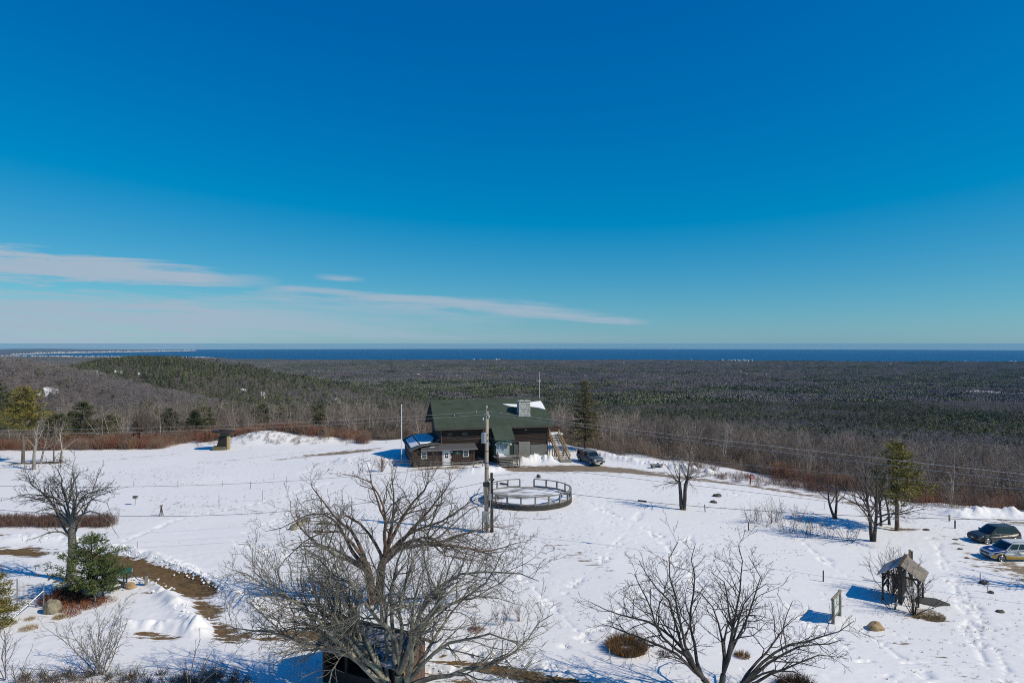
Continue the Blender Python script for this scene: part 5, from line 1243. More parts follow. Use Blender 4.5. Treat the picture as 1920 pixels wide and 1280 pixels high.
sleeve(937, 952, 905.5, 907.5, PA, RB, 'black splice sleeve on the cable just right of the tall pole'); sleeve(1196, 1212, 938.0, 939.7, PA, RB, 'black splice sleeve on the cable left of the pollarded tree')
sd_ = [Vector((PX, PY - .2, HC - (820 - EY) / F * PY)), L2W(-.4, -.5, 4.2)]
mid_ = (sd_[0] + sd_[1]) / 2 - Vector((0, 0, .35)); tag(part('service_drop', MB().tube([sd_[0], mid_, sd_[1]], .02, 5), wire_m), 'short service cable from the transformer to the left corner of the lodge', 'wire')
sd_ = [Vector((PX, PY - .2, HC - (862 - EY) / F * PY)), L2W(5.1, -2.4, 1.4)]
tag(part('service_drop', MB().tube([sd_[0], (sd_[0] + sd_[1]) / 2 - Vector((0, 0, .3)), sd_[1]], .02, 5), wire_m), 'short low cable from the pole to the right end of the annex', 'wire')
# ------------------------------------------------------------------ round viewing deck
c0 = at(989, 937); RD = 5.15
vd = thing('round_deck', 'round wooden deck ringed by grey post and rail fencing on the snow', 'deck', (c0.x, c0.y, c0.z))
ring = [(math.cos(k / 40 * 6.28318) * RD, math.sin(k / 40 * 6.28318) * RD) for k in range(40)]
part('deck_floor', MB().slab([(x_ * .985, y_ * .985, .42) for x_, y_ in ring], (0, 0, .08)), mat('snow_dusted_boards', (0.17, 0.16, 0.145), .9, (0.78, 0.79, 0.80), .55, .16, stretch=(.6, 1.6, 1), detail=6), vd)
skirt_m = mat('dark_skirt_boards', (0.028, 0.026, 0.024), .9, (0.07, 0.065, 0.06), 2, .5)
for k in range(40):
    a, b = Vector((*ring[k], 0)), Vector((*ring[(k + 1) % 40], 0)); part('skirt_board', MB().slab([a - Vector((0, 0, .3)), b - Vector((0, 0, .3)), b + Vector((0, 0, .5)), a + Vector((0, 0, .5))], a * -.02), skirt_m, vd)
npost = 20
angs = [math.radians(90 + 9.5 + 18.0 * k * .994) for k in range(npost)]
pp = [Vector((math.cos(a) * (RD - .1), math.sin(a) * (RD - .1), .5)) for a in angs]
for a, p in zip(angs, pp):
    o = part('post', MB().box((p.x, p.y, p.z + .45), (.16, .16, .95), rz=a), wood_old, vd)
for a, b in zip(pp[:-1], pp[1:]):
    part('top_rail', MB().bar(a + Vector((0, 0, .96)), b + Vector((0, 0, .96)), .24, .07), wood_old, vd)
    part('lower_rail', MB().bar(a + Vector((0, 0, .10)), b + Vector((0, 0, .10)), .08, .12), wood_old, vd)
part('floor_snow', MB().slab([(-3.6, -3.0, .5), (-.4, -4.4, .5), (3.2, -3.3, .5), (2.2, -2.2, .5), (-.6, -1.9, .5), (-2.6, -1.6, .5)], (0, 0, .06)).slab([(.8, 3.4, .5), (3.2, 2.6, .5), (4.2, .6, .5), (3.0, .5, .5), (1.6, 1.6, .5), (-1.2, 2.3, .5)], (0, 0, .07)), snow_m, vd, bevel=.025)
bn = thing('bench', 'small dark bench standing on the snowy floor of the round deck', 'bench', (c0.x - 2.9, c0.y - 1.5, c0.z + .5), .2)
part('seat', MB().bx(-.6, .6, -.2, .2, .40, .46), wood_old, bn)
for s in (-.5, .5): part('leg', MB().bx(s - .05, s + .05, -.18, .18, 0, .4), wood_dark, bn)
# ------------------------------------------------------------------ gabled kiosk, notice frame, posts, small signs
kl = at(1692, 1122); ka = math.radians(-38)
ks = thing('gabled_kiosk', 'dark open timber kiosk with a snow dusted gabled roof among bare shrubs', 'kiosk', kl, ka)
tim = mat('dark_timber', (0.035, 0.028, 0.024), .9, (0.085, 0.065, 0.05), 3, .5)
KW, KD, KE, KR = 1.15, 1.15, 2.05, 2.9
for sx in (-1, 1):
    for sy in (-1, 1): part('post', MB().bx(sx * KW - .06, sx * KW + .06, sy * KD - .06, sy * KD + .06, -.3, KE), tim, ks)
    for z in (.95, 1.5): part('side_rail', MB().bx(sx * KW - .04, sx * KW + .04, -KD, KD, z, z + .10), tim, ks)
    part('brace', MB().bar((sx * KW, -KD, 1.4), (sx * .5, -KD, KE + .35), .08), tim, ks)
for sy in (-1, 1): part('tie_beam', MB().bx(-KW - .1, KW + .1, sy * KD - .05, sy * KD + .05, KE - .14, KE), tim, ks)
part('display_board', MB().bx(-.09, .09, -KD + .1, KD - .1, .35, 1.95), mat('dark_board', (.03, .028, .03), .7), ks); part('display_board', MB().bx(-.7, -.12, -.05, .05, .7, 1.8), mat('dark_board', (.03, .028, .03)), ks)
part('king_post', MB().bx(-.14, .14, -KD - .06, -KD + .1, -.3, KR - .1), tim, ks)
roof_w = mat('frosted_roof_boards', (0.17, 0.165, 0.16), .9, (0.55, 0.57, 0.61), 2.2, .35, stretch=(2, .6, 1)); roof_b = mat('grey_brown_roof_boards', (0.15, 0.125, 0.10), .9, (0.26, 0.23, 0.20), 2.5, .5, stretch=(2, .6, 1))
for s in (-1, 1):
    for k in range(8):
        y0 = -KD - .35 + k * (2 * KD + .7) / 8; y1 = y0 + (2 * KD + .7) / 8 - .012
        part('roof_board', MB().slab([(0, y0, KR), (0, y1, KR), (s * (KW + .35), y1, KE - .18), (s * (KW + .35), y0, KE - .18)], (0, 0, .05 + RNG.random() * .015)), roof_w if s < 0 else roof_b, ks)
part('ridge_board', MB().bx(-.12, .12, -KD - .38, KD + .38, KR + .05, KR + .09), tim, ks)
gp_ = at(1744, 1128); tag(part('gravel_pad', MB().slab([(gp_.x - 1.5, gp_.y + .1, gp_.z - .1), (gp_.x - .3, gp_.y - .9, gp_.z - .1), (gp_.x + 1.15, gp_.y - .55, gp_.z - .1), (gp_.x + .75, gp_.y + .6, gp_.z - .1), (gp_.x - .4, gp_.y + 1.0, gp_.z - .1)], (0, 0, .2)), mat('dark_gravel', (.045, .047, .04), .95, (.10, .10, .085), 9, .5, bump=.6), bevel=.05), 'dark bare gravel patch melted out of the snow beside the timber kiosk', 'gravel patch')
nl = at(1566, 1161)
nf = thing('notice_frame', 'rough log notice frame holding a pale pane, standing alone in the snow', 'notice frame', nl)
d0, d1 = at(1561, 1168) - nl, at(1573.5, 1153) - nl
logm = mat('grey_log_bark', (0.12, 0.105, 0.09), .95, (0.28, 0.26, 0.23), 3, .5)
for p in (d0, d1): part('post', MB().tube([(p.x, p.y, -.3), (p.x + .02, p.y, .8), (p.x, p.y, 1.72)], [.12, .11, .10], 8), logm, nf)
part('top_log', MB().tube([(d0 * 1.25 + Vector((0, 0, 1.66))), (d1 * 1.25 + Vector((0, 0, 1.66)))], .10, 8), logm, nf)
part('lower_rail', MB().bar(d0 + Vector((0, 0, .35)), d1 + Vector((0, 0, .35)), .07, .08), logm, nf)
part('pane', MB().slab([d0 * .8 + Vector((0, 0, .42)), d1 * .8 + Vector((0, 0, .42)), d1 * .8 + Vector((0, 0, 1.52)), d0 * .8 + Vector((0, 0, 1.52))], (.012, .012, 0)), mat('faded_notice_sheet', (.42, .50, .47), .4, (.55, .60, .57), 3, .5), nf)
part('pane_frame', MB().bar(d0 * .84 + Vector((0, 0, .40)), d0 * .84 + Vector((0, 0, 1.56)), .06).bar(d1 * .84 + Vector((0, 0, .40)), d1 * .84 + Vector((0, 0, 1.56)), .06).bar(d0 * .84 + Vector((0, 0, 1.55)), d1 * .84 + Vector((0, 0, 1.55)), .06), logm, nf)
def stake(px, py, h, w, m, name, label, cat, cap=None, group=None, lean=0.0):
    g_ = at(px, py); t = thing(name, label, cat, g_, RNG.uniform(-.2, .2), group)
    part('shaft', MB().tube([(0, 0, -.25), (lean * h, 0, h)], w / 2, 7), m, t)
    part('cap', MB().tube([(lean * h, 0, h), (lean * h, 0, h + .03)], [w * .62, w * .4], 7), cap or m, t)
    return t
black_post = mat('black_iron', (.015, .015, .016), .5)
stake(1403, 994, .85, .10, black_post, 'bollard', 'black bollard among the sparse shrubs below the pollarded tree', 'bollard', None, 'black bollards along the path')
stake(1543, 1089, .85, .10, black_post, 'bollard', 'black bollard in open snow left of the timber kiosk', 'bollard', None, 'black bollards along the path')
stake(1322, 959, .80, .10, black_post, 'bollard', 'black bollard just right of the pollarded tree trunk', 'bollard', None, 'black bollards along the path', -.08)
stake(1790, 990, .85, .15, mat('dark_post_wood', (.05, .045, .04), .9), 'fence_post', 'dark square post carrying the cable left of the parked cars', 'post')
stake(1779.5, 976, .65, .2, tan_m, 'fence_post', 'short tan post by the red brush left of the parked cars', 'post')
stake(1545, 954, .75, .06, galv_m, 'marker_post', 'thin metal post with a small box beside the dark forked tree', 'post', trim_b)
stake(1837, 1091, .80, .08, galv_m, 'marker_post', 'thin grey post beside a dark rock below the gold car', 'post'); stake(1851, 1110, .75, .07, galv_m, 'marker_post', 'thin grey post second below the gold car', 'post')
stake(1145, 1243, .85, .04, galv_m, 'marker_post', 'thin grey rod at the snow bank left of the round grass clump', 'post', None, None, -.1); stake(248.5, 1087, .55, .06, wood_dark, 'marker_post', 'short dark stake in the smooth snow below the green panels', 'post')
stake(258, 1107 - 70, 1.0, .05, galv_m, 'marker_post', 'thin pale rod beside the snow bank of the curving path', 'post')
for k, (px, py, h) in enumerate([(251.5, 912, .75), (334, 914, .85), (417, 911, .75), (470, 916, .9), (492, 940, 1.3), (411, 950, 1.3), (222, 980, 1.3), (235, 846, 1.0), (514, 898, .8), (538, 905, .8)]):
    stake(px, py, h, .05, wood_dark, 'fence_stake', ('leftmost thin stake along the upper cable of the left snowfield', 'second thin stake from the left along the upper cable', 'third thin stake from the left along the upper cable', 'fourth thin stake from the left along the upper cable', 'rightmost tall thin stake below the upper cable', 'tall thin stake halfway between the two cables', 'thin stake on the lower cable right of the left oak', 'thin dark stake at the red brush left of the lift tower', 'fifth thin stake along the upper cable by the oak twigs', 'last thin stake along the upper cable above the oak twigs')[k], 'stake', None, 'thin stakes across the left snowfield')
nb = thing('nest_box', 'small wooden nest box on a thin pole in the left snowfield', 'nest box', at(254, 946))
part('pole', MB().tube([(0, 0, -.2), (0, 0, .75)], .04, 6), galv_m, nb); part('box', MB().bx(-.22, .22, -.14, .14, .72, .95), wood_old, nb, bevel=.01); part('lid', MB().bx(-.26, .26, -.18, .18, .95, 1.0), wood_dark, nb)
tf = thing('wooden_tripod', 'small dark tripod of sticks standing on the left snowfield', 'tripod', at(303, 966))
for a in (0, 2.1, 4.2): part('leg', MB().bar((math.cos(a) * .22, math.sin(a) * .22, -.1), (0, 0, 1.0), .06), wood_dark, tf)
part('top_block', MB().box((0, 0, 1.02), (.26, .2, .16)), wood_old, tf)
tp = thing('plank_post', 'tall pair of brown planks standing upright behind the timber kiosk', 'post', at(1706, 1098))
part('plank', MB().bx(-.11, .02, -.05, .05, -.3, 2.9), mat('brown_plank', (.17, .11, .065), .85, (.24, .16, .1), 3, .5), tp); part('plank', MB().bx(.06, .18, -.05, .05, -.3, 2.78), wood_dark, tp)
for z in (1.0, 2.4): part('cross_block', MB().bx(-.10, .17, .05, .10, z, z + .14), wood_dark, tp)
rs_ = thing('trail_marker', 'post with a round red sign at the far edge of the snow', 'sign', at(1406.5, 907))
part('post', MB().bx(-.08, .08, -.06, .06, -.3, 1.35), mat('maroon_post', (.14, .05, .04), .8), rs_); part('sign_plate', MB().disc((.22, -.12, .95), .26, (0, 1, 0), .03, 14), mat('red_sign_paint', (.52, .08, .11), .5), rs_); part('sign_print', MB().bx(.08, .36, -.145, -.135, .90, 1.0), white_p, rs_)
sb = thing('stone_bench', 'grey stone bench in the trodden snow right of the pickup', 'bench', at(1232, 877), .3)
part('seat', MB().bx(-1.1, .9, -.35, .35, .42, .62), conc_m, sb, bevel=.05); part('support', MB().bx(-.9, -.5, -.3, .3, -.2, .42), conc_m, sb); part('support', MB().bx(.4, .75, -.3, .3, -.2, .42), conc_m, sb); part('seat_snow', MB().bx(.1, .85, -.3, .3, .63, .78), snow_m, sb, bevel=.05)
# interpretive panels and chain posts by the young pine
def panel(px, py, rz, label):
    t = thing('trail_sign', label, 'sign', at(px, py), rz, 'green trail panels')
    for x_ in (-.1, .1): part('leg', MB().bx(x_ - .045, x_ + .045, -.04, .04, -.2, .82), mat('dark_green_metal', (.015, .04, .03), .5), t)
    part('panel', MB().slab([(-.42, -.28, .78), (.42, -.28, .78), (.42, .26, 1.06), (-.42, .26, 1.06)], (0, -.03, .05)), mat('green_metal', (.02, .10, .085), .45), t, bevel=.01)
    pn = MB().slab([(-.36, -.23, .845), (.36, -.23, .845), (.36, .20, 1.07), (-.36, .20, 1.07)], (0, -.004, .008)); part('panel_print', pn, mat('green_panel_print', (.07, .22, .19), .4, (.16, .30, .26), 5, .4), t)
    return t
panel(235.5, 1093, .35, 'low slanted green trail panel on two legs beside a log post'); panel(212, 1092, -.2, 'low slanted green trail panel half behind the young pine')
chain_posts = []
for (px, py, lab) in ((246.5, 1085, 'thick grey log post beside the green trail panel'), (275, 1099, 'thick grey log post at the right end of the slack chain')):
    t = thing('chain_post', lab, 'post', at(px, py), .3, 'log posts joined by a chain'); part('log', MB().box((0, 0, .32), (.22, .22, 1.05)), wood_old, t, bevel=.03); part('top', MB().box((0, 0, .86), (.20, .20, .04)), wood_dark, t); chain_posts.append(t.location.copy())
a, b = [p + Vector((0, 0, .66)) for p in chain_posts]
ch_ = MB()
qs = [a.lerp(b, k / 16) - Vector((0, 0, .42 * math.sin(math.pi * k / 16))) for k in range(17)]
for p, q in zip(qs[:-1], qs[1:]): ch_.bar(p, q, .035)
tag(part('chain', ch_, black_post), 'slack dark chain hanging between the two thick log posts', 'chain')
fl = at(212, 1099); tag(part('fire_ring', MB().tube([(fl.x + math.cos(k / 18 * 6.2832) * .75, fl.y + math.sin(k / 18 * 6.2832) * .75, fl.z + .06) for k in range(19)], .12, 6, cap=False), mat('dark_stone_ring', (.04, .038, .035), .9)), 'dark round ring of stone sunk in the snow beside the young pine', 'stone ring')
def rock(px, py, size, m, label, cat='rock', seed=0, flat=.7, group=None, rz=0):
    bm = bmesh.new(); bmesh.ops.create_icosphere(bm, subdivisions=3, radius=1.0); rr = np.random.RandomState(seed); off = rr.uniform(0, 50, 3)
    for v in bm.verts:
        d = v.co.normalized(); k = .75 + .5 * float(vnoise(np.array([d.x * 1.4 + off[0]]), np.array([d.y * 1.4 + d.z * 1.9 + off[1]]), seed)[0]) + .12 * float(vnoise(np.array([d.x * 5]), np.array([d.y * 5 + d.z * 4]), seed + 3)[0])
        v.co = Vector((d.x * size[0], d.y * size[1], max(-.3 * size[2], d.z * size[2]))) * k
    me = bpy.data.meshes.new('rock'); bm.to_mesh(me); bm.free(); me.materials.append(m)
    o = bpy.data.objects.new('rock', me); COL.objects.link(o); o.location = at(px, py, size[2] * .25); o.rotation_euler = (0, 0, rz); return tag(o, label, cat, group)
rk_g = mat('lichen_boulder', (.16, .14, .10), .95, (.36, .32, .22), 2.4, .4, bump=.5); rk_t = mat('tan_rock', (.30, .20, .10), .95, (.42, .30, .17), 3, .5, bump=.4); rk_d = mat('dark_rock', (.05, .045, .042), .95, (.13, .115, .10), 3, .5, bump=.5)
rock(99, 1147, (.54, .48, .78), rk_g, 'large lichen covered boulder left of the dead bracken', 'boulder', 1); rock(246, 1101, (.42, .3, .30), rk_t, 'small tan rock below the green trail panel', 'rock', 2)
rock(1640, 1178, (.50, .4, .34), rk_t, 'smooth tan rock below the timber kiosk', 'rock', 3); rock(1345, 930, (.5, .35, .28), rk_d, 'upper of two dark rocks right of the pollarded tree', 'rock', 4); rock(1338, 942, (.38, .3, .24), rk_d, 'lower of two dark rocks right of the pollarded tree', 'rock', 5)
rock(1010, 895, (.28, .25, .34), rk_d, 'small pointed dark rock above the round deck', 'rock', 6); rock(1844, 1093, (.34, .28, .22), rk_d, 'dark rock at the foot of a thin post below the gold car', 'rock', 7); rock(1857, 1111, (.22, .2, .15), rk_d, 'little dark rock at the second thin post below the gold car', 'rock', 8)
rock(1736, 993, (.3, .25, .12), rk_d, 'flat dark stone in the snow right of the olive pine', 'rock', 9); rock(1791, 1011, (.28, .18, .09), rk_d, 'flat dark stone in the snow left of the grey car', 'rock', 10); rock(1800, 1029, (.24, .18, .09), rk_d, 'dark stone left of the gold car', 'rock', 14); rock(1812, 1046, (.22, .16, .09), rk_d, 'dark stone below the front wheel of the gold car', 'rock', 15)
rock(178, 985, (.45, .35, .32), rk_t, 'tan rock in the snow right of the left oak trunk', 'rock', 11); rock(80, 985, (.4, .3, .28), rk_t, 'tan rock on the snow bank left of the left oak trunk', 'rock', 12); rock(1875, 1146, (.3, .2, .12), rk_d, 'dark flat stone alone in the lower right snow', 'rock', 13)
rock(551, 992, (.36, .3, .42), rk_g, 'tall end stone of the broken wall left of the back oak', 'rock', 21); rock(562, 984, (.45, .32, .34), rk_g, 'middle stone of the broken wall left of the back oak', 'rock', 22); rock(575, 977, (.45, .32, .32), rk_g, 'upper stone of the broken wall left of the back oak', 'rock', 23)
rock(607, 982, (.6, .22, .17), rk_d, 'dark log-like stone right of the broken wall', 'rock', 24); rock(596, 996, (.4, .2, .13), rk_d, 'low dark stone below the broken wall', 'rock', 25)
# old lift machine and rusty lift tower at the far left edge
lm_ = thing('lift_drive', 'old ski lift drive with a bullwheel on a concrete stand by red brush', 'lift machine', at(419, 842), .25)
part('concrete_pier', MB().bx(.62, 1.05, -.75, .7, -.3, 2.3), mat('ochre_concrete', (.34, .26, .13), .9, (.42, .34, .2), 2, .5), lm_, bevel=.04); part('concrete_base', MB().bx(-1.7, .55, -1.0, .9, -.3, .55), mat('mossy_concrete', (.09, .085, .055), .95, (.17, .155, .10), 2, .5), lm_, bevel=.06)
part('gear_case', MB().slab([(-1.0, -.85, .55), (.6, -.85, .55), (.5, -.85, 2.3), (-.5, -.85, 2.3)], (0, 1.4, 0)), mat('dark_machine_iron', (.012, .010, .010), .8), lm_, bevel=.04)
part('motor_cover', MB().bx(-.4, .95, -.7, .6, 2.32, 2.8), mat('green_grey_cover', (.05, .08, .07), .7), lm_, bevel=.06); part('bullwheel', MB().disc((0, 0, 3.1), 1.85, (.06, 0, 1), .2, 22), mat('rusty_steel', (.028, .016, .013), .85), lm_); part('bullwheel_hub', MB().disc((0, 0, 3.28), .6, (.06, 0, 1), .28, 12), mat('rusty_steel', (.028, .016, .013)), lm_)
rust = mat('rust_red_steel', (.12, .04, .022), .9, (.05, .025, .018), 2, .5)
lt = thing('lift_tower', 'rusty steel ski lift tower with sheaves rising from the red brush', 'lift tower', at(260.5, 838), -.1)
part('mast', MB().tube([(0, 0, -.3), (0, 0, 4.3)], .17, 8), rust, lt); part('cross_beam', MB().bar((-1.1, 0, 2.35), (.75, 0, 2.75), .18), rust, lt); part('ladder', MB().bar((.28, -.1, .3), (.28, -.1, 4.0), .05).bar((.0, -.2, 4.0), (.0, -.2, 4.5), .05), rust, lt)
for (x_, z_) in ((-1.0, 2.15), (-.65, 2.3), (.45, 2.85), (.75, 2.95)): part('sheave', MB().disc((x_, -.15, z_), .26, (0, 1, 0), .12, 12), rust, lt)
part('base_plate', MB().box((0, 0, .05), (.7, .7, .2)), rust, lt)
# wire mesh fence in the lower left
mf = thing('mesh_fence', 'galvanised pipe fence with a slanting brace left of the lichen boulder', 'fence', at(60, 1135))
fps = [at(15, 1168) - mf.location, at(33, 1131) - mf.location, at(83, 1140) - mf.location]
for p in fps: part('post', MB().tube([p - Vector((0, 0, .3)), p + Vector((0, 0, 1.75))], .04, 7), galv_m, mf)
part('brace', MB().tube([at(20, 1162) - mf.location, fps[2] + Vector((0, 0, 1.25))], .03, 6), galv_m, mf); part('bottom_rail', MB().tube([fps[1] + Vector((0, 0, .25)), fps[2] + Vector((0, 0, .1))], .025, 6), galv_m, mf)
part('brace', MB().tube([fps[1] + Vector((.3, 0, .1)), fps[2] + Vector((-.6, 0, .95))], .022, 6), galv_m, mf)
ms = MB()
for k in range(22):
    a = fps[1].lerp(fps[2], k / 21); ms.bar(a + Vector((0, 0, .15)), a + Vector((.02, 0, 1.6)), .008)
tag(part('mesh_wires', ms, galv_m, mf), kind='stuff')
# ------------------------------------------------------------------ shed under the front oak
sh = thing('shed', 'dark brown open-fronted shed with a frost speckled roof behind the big spreading oak', 'shed', (-7.45, 36.9, Ts(-7.45, 36.9)), math.radians(-27))
HL, HD, SHE, SHR = 2.35, 1.35, 2.1, 2.92          # half length, half depth, eaves, ridge
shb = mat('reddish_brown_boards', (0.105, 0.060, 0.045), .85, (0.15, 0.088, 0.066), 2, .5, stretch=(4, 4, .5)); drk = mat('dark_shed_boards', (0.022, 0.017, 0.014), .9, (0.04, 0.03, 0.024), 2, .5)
part('rear_wall', MB().bx(-HL + .05, HL - .05, HD - .08, HD, -.4, SHE), drk, sh); part('inner_wall', MB().bx(-HL + .05, HL - .05, -.15, -.08, -.4, SHE + .3), drk, sh)
for s in (-1, 1):
    part('gable_wall', MB().slab([(s * HL - .04, -HD, -.4), (s * HL - .04, HD, -.4), (s * HL - .04, HD, SHE - .03), (s * HL - .04, 0, SHR - .08), (s * HL - .04, -HD, SHE - .03)], (.08, 0, 0)), shb, sh)
    for k in range(7):
        y0 = -HD + .02 + k * (2 * HD - .04) / 7; y1 = y0 + (2 * HD - .04) / 7 - .035; zt_ = lambda y: SHE - .05 + (SHR - SHE) * (1 - abs(y) / HD)
        part('board', MB().slab([(s * (HL + .04), y0, -.3), (s * (HL + .04), y1, -.3), (s * (HL + .04), y1, zt_(y1)), (s * (HL + .04), y0, zt_(y0))], (s * (.02 + RNG.random() * .015), 0, 0)), shb, sh)
for x_ in (-HL + .1, -.8, .8, HL - .1): part('front_post', MB().bx(x_ - .07, x_ + .07, -HD, -HD + .14, -.4, SHE), drk, sh)
part('front_beam', MB().bx(-HL, HL, -HD + .01, -HD + .12, SHE - .16, SHE), drk, sh); part('counter', MB().bx(-HL + .1, HL - .1, -HD + .02, -.2, .75, .82), drk, sh); part('front_board', MB().bx(-HL + .1, HL - .1, -HD + .03, -HD + .07, -.3, .74), drk, sh)
shr = mat('frost_speckled_shingles', (0.040, 0.044, 0.040), .95, (0.42, 0.45, 0.50), 4.5, .25, bump=.5)
sl_ = (SHR - SHE) / HD
for s in (-1, 1):
    for k in range(8):
        y0, y1 = s * (HD + .4) * k / 8, s * (HD + .4) * (k + 1) / 8 + s * .03
        part('shingle_course', MB().slab([(-HL - .3, y0, SHR + .06 - abs(y0) * sl_), (HL + .3, y0, SHR + .06 - abs(y0) * sl_), (HL + .3, y1, SHR + .075 - abs(y1) * sl_), (-HL - .3, y1, SHR + .075 - abs(y1) * sl_)], (0, 0, .035)), shr, sh)
part('ridge_cap', MB().bx(-HL - .32, HL + .32, -.13, .13, SHR + .08, SHR + .13), mat('mossy_ridge', (.05, .055, .03), .95), sh)
for s in (-1, 1): part('rake_board', MB().bar((s * (HL + .31), -HD - .4, SHE - .2), (s * (HL + .31), 0, SHR + .02), .03, .16).bar((s * (HL + .31), HD + .4, SHE - .2), (s * (HL + .31), 0, SHR + .02), .03, .16), tim, sh)
part('notice', MB().bx(HL + .085, HL + .10, -.95, -.6, 1.1, 1.45), mat('yellow_notice', (.6, .48, .08), .6), sh); part('notice', MB().bx(HL + .085, HL + .10, -.9, -.65, .65, .98), white_p, sh)
# ------------------------------------------------------------------ single trees and shrubs of the summit
b1 = at(742, 1322)
targeted_tree(1, 'oak_tree', 'huge spreading bare oak with lichen grey limbs in front of the brown shed', b1, 1.15, .34,
    [(412, 1168, -1), (438, 1068, 2), (478, 1035, 0), (560, 1004, 3), (610, 985, -2), (690, 1005, 2), (742, 985, -1), (830, 1000, 2), (900, 1000, -1), (962, 1022, 1), (1006, 1085, -2), (1036, 1150, 0),
     (975, 1205, -3), (520, 1225, -3), (455, 1195, 1), (505, 1120, -2), (660, 1060, -3), (800, 1060, -3), (880, 1090, 3), (575, 1090, 3), (930, 1120, 3)], bark_oak, twig_oak, OAK, w=.15,
    stems=[((-.5, 0), 1.2), ((.15, .2), 1.5), ((.55, -.1), 1.2)], rlimb=.135)
b2 = at(706, 1130)
OAK2 = dict(OAK, per_m=[1.4, 1.7, 2.3, 2.8, 0], rmin=.010)
targeted_tree(2, 'oak_tree', 'tall reddish brown bare oak behind the shed, its shadow fanned over the snow', b2, 2.6, .36,
    [(545, 938, 0), (580, 900, 2), (640, 884, -2), (690, 866, 0), (735, 885, 2), (800, 866, -1), (850, 886, 2), (900, 935, 0), (955, 985, 2), (988, 1014, -1), (880, 1050, -3), (560, 1030, 1), (520, 1075, -2), (500, 1000, 2), (640, 980, -4), (770, 950, 4)],
    bark_red, twig_brown, OAK2, w=.15, stems=[((-.7, 0), 2.8), ((.6, .2), 3.2)], rlimb=.15)
b3 = at(1350, 1312)
OAK3 = dict(OAK, per_m=[1.4, 1.9, 2.5, 3.2, 0], rmin=.008)
targeted_tree(3, 'bare_tree', 'dark multi-stemmed bare tree at the bottom edge above the lower right snow', b3, 1.0, .20,
    [(1268, 1015, 0), (1306, 1020, 2), (1196, 1052, 1), (1186, 1078, -1), (1108, 1128, 0), (1112, 1166, 1), (1378, 1022, 0), (1398, 1046, 1), (1338, 1068, -1), (1432, 1090, -2), (1488, 1128, 2), (1592, 1158, 0), (1578, 1200, 1), (1572, 1240, -1), (1500, 1268, -2), (1228, 1232, -2), (1420, 1140, 3), (1290, 1100, 3)],
    bark_dark, twig_dark, OAK3, w=.12, stems=[((-.9, 0), 1.1), ((.2, .1), 1.3), ((1.1, -.1), .9)], rlimb=.10)
b4 = at(134, 1088)
targeted_tree(4, 'bare_tree', 'sturdy round-crowned bare oak rising behind the young pine at left', b4, 3.9, .36,
    [(24, 930, 0), (42, 893, 1), (88, 866, -1), (140, 858, 0), (186, 880, 1), (214, 914, -1), (216, 965, 1), (58, 962, -1), (214, 1000, -1), (100, 890, 2), (165, 920, -2), (70, 920, 2), (60, 1010, -2)],
    mat('grey_oak_bark', (.085, .078, .066), .95, (.26, .24, .19), 2, .4, bump=.5, bscale=14), twig_dark, dict(OAK2, per_m=[1.6, 2.3, 2.9, 3.2, 0], rmin=.010), w=.13, stems=[((0, 0), 4.0)], rlimb=.12)
# young white pine in front of it
conifer_obj(41, 'young_pine', 'bushy young pine with snow behind it, standing over dead red bracken', at(172, 1118), need_pine, h=4.5, r=.30, width=2.3, clear=.10, whorls=10, limbs=7, n_each=10, size=.20, trunk_r=.12)
conifer_obj(42, 'young_pine', 'smaller young pine leaning out right of the bushy one', at(194, 1121), need_pine, h=2.7, r=.28, width=1.5, clear=.12, whorls=7, limbs=6, n_each=10, size=.20, trunk_r=.09)
conifer_obj(43, 'small_spruce', 'yellow green spruce cut off by the left edge', at(-12, 1172), need_olive, h=3.9, r=.4, width=1.35, clear=.04, whorls=14, limbs=8, n_each=14, size=.22, shape='spruce', trunk_r=.09)
conifer_obj(44, 'spruce_tree', 'tall brownish spruce standing beside the right end of the lodge', at(1097, 843), need_spruce, h=12.3, r=.48, width=3.1, clear=.14, whorls=24, limbs=7, n_each=7, size=.38, shape='spruce', trunk_r=.22)
conifer_obj(45, 'olive_pine', 'olive yellow pine among bare trees at the right edge of the snow', at(1681, 993), need_olive, h=9.4, r=.46, width=2.5, clear=.28, whorls=13, limbs=6, n_each=8, size=.38, trunk_r=.24, bark=bark_red)
conifer_obj(46, 'tall_pine', 'tall yellow green pine on a bare trunk at the far left', at(44, 868), need_olive, h=11.5, r=.6, width=3.4, clear=.42, whorls=11, limbs=7, n_each=12, size=.42, trunk_r=.26, bark=bark_pale)
conifer_obj(47, 'tall_pine', 'dark pine cut off by the left edge behind the bare trunks', at(-8, 850), need_wood, h=12, r=.6, width=3.3, clear=.3, whorls=11, limbs=7, n_each=12, size=.42, trunk_r=.24)
for k, (px, py, h_, w_) in enumerate([(155, 832, 8.2, 2.6), (205, 828, 6.4, 2.4), (318, 826, 6.4, 2.0), (365, 822, 5.4, 1.7), (598, 812, 5.4, 3.0), (470, 806, 6.0, 2.6), (500, 808, 5.4, 2.2), (105, 838, 6.0, 2.6)]):
    conifer_obj(60 + k, 'dark_pine', ('broad dark pine left in the row behind the red brush', 'rounded pine beside the broad dark one behind the red brush', 'narrow dark pine above the red brush in the middle of the row', 'small pointed pine left of the snowy knoll', 'low wide dark pine right of the snowy knoll', 'dark pine standing behind the top of the snowy knoll', 'shorter dark pine behind the right flank of the snowy knoll', 'low dark pine behind the tall yellow green pine')[k], at(px, py), need_wood, h=h_, r=.5, width=w_, clear=.10, whorls=10, limbs=7, n_each=11, size=.38)
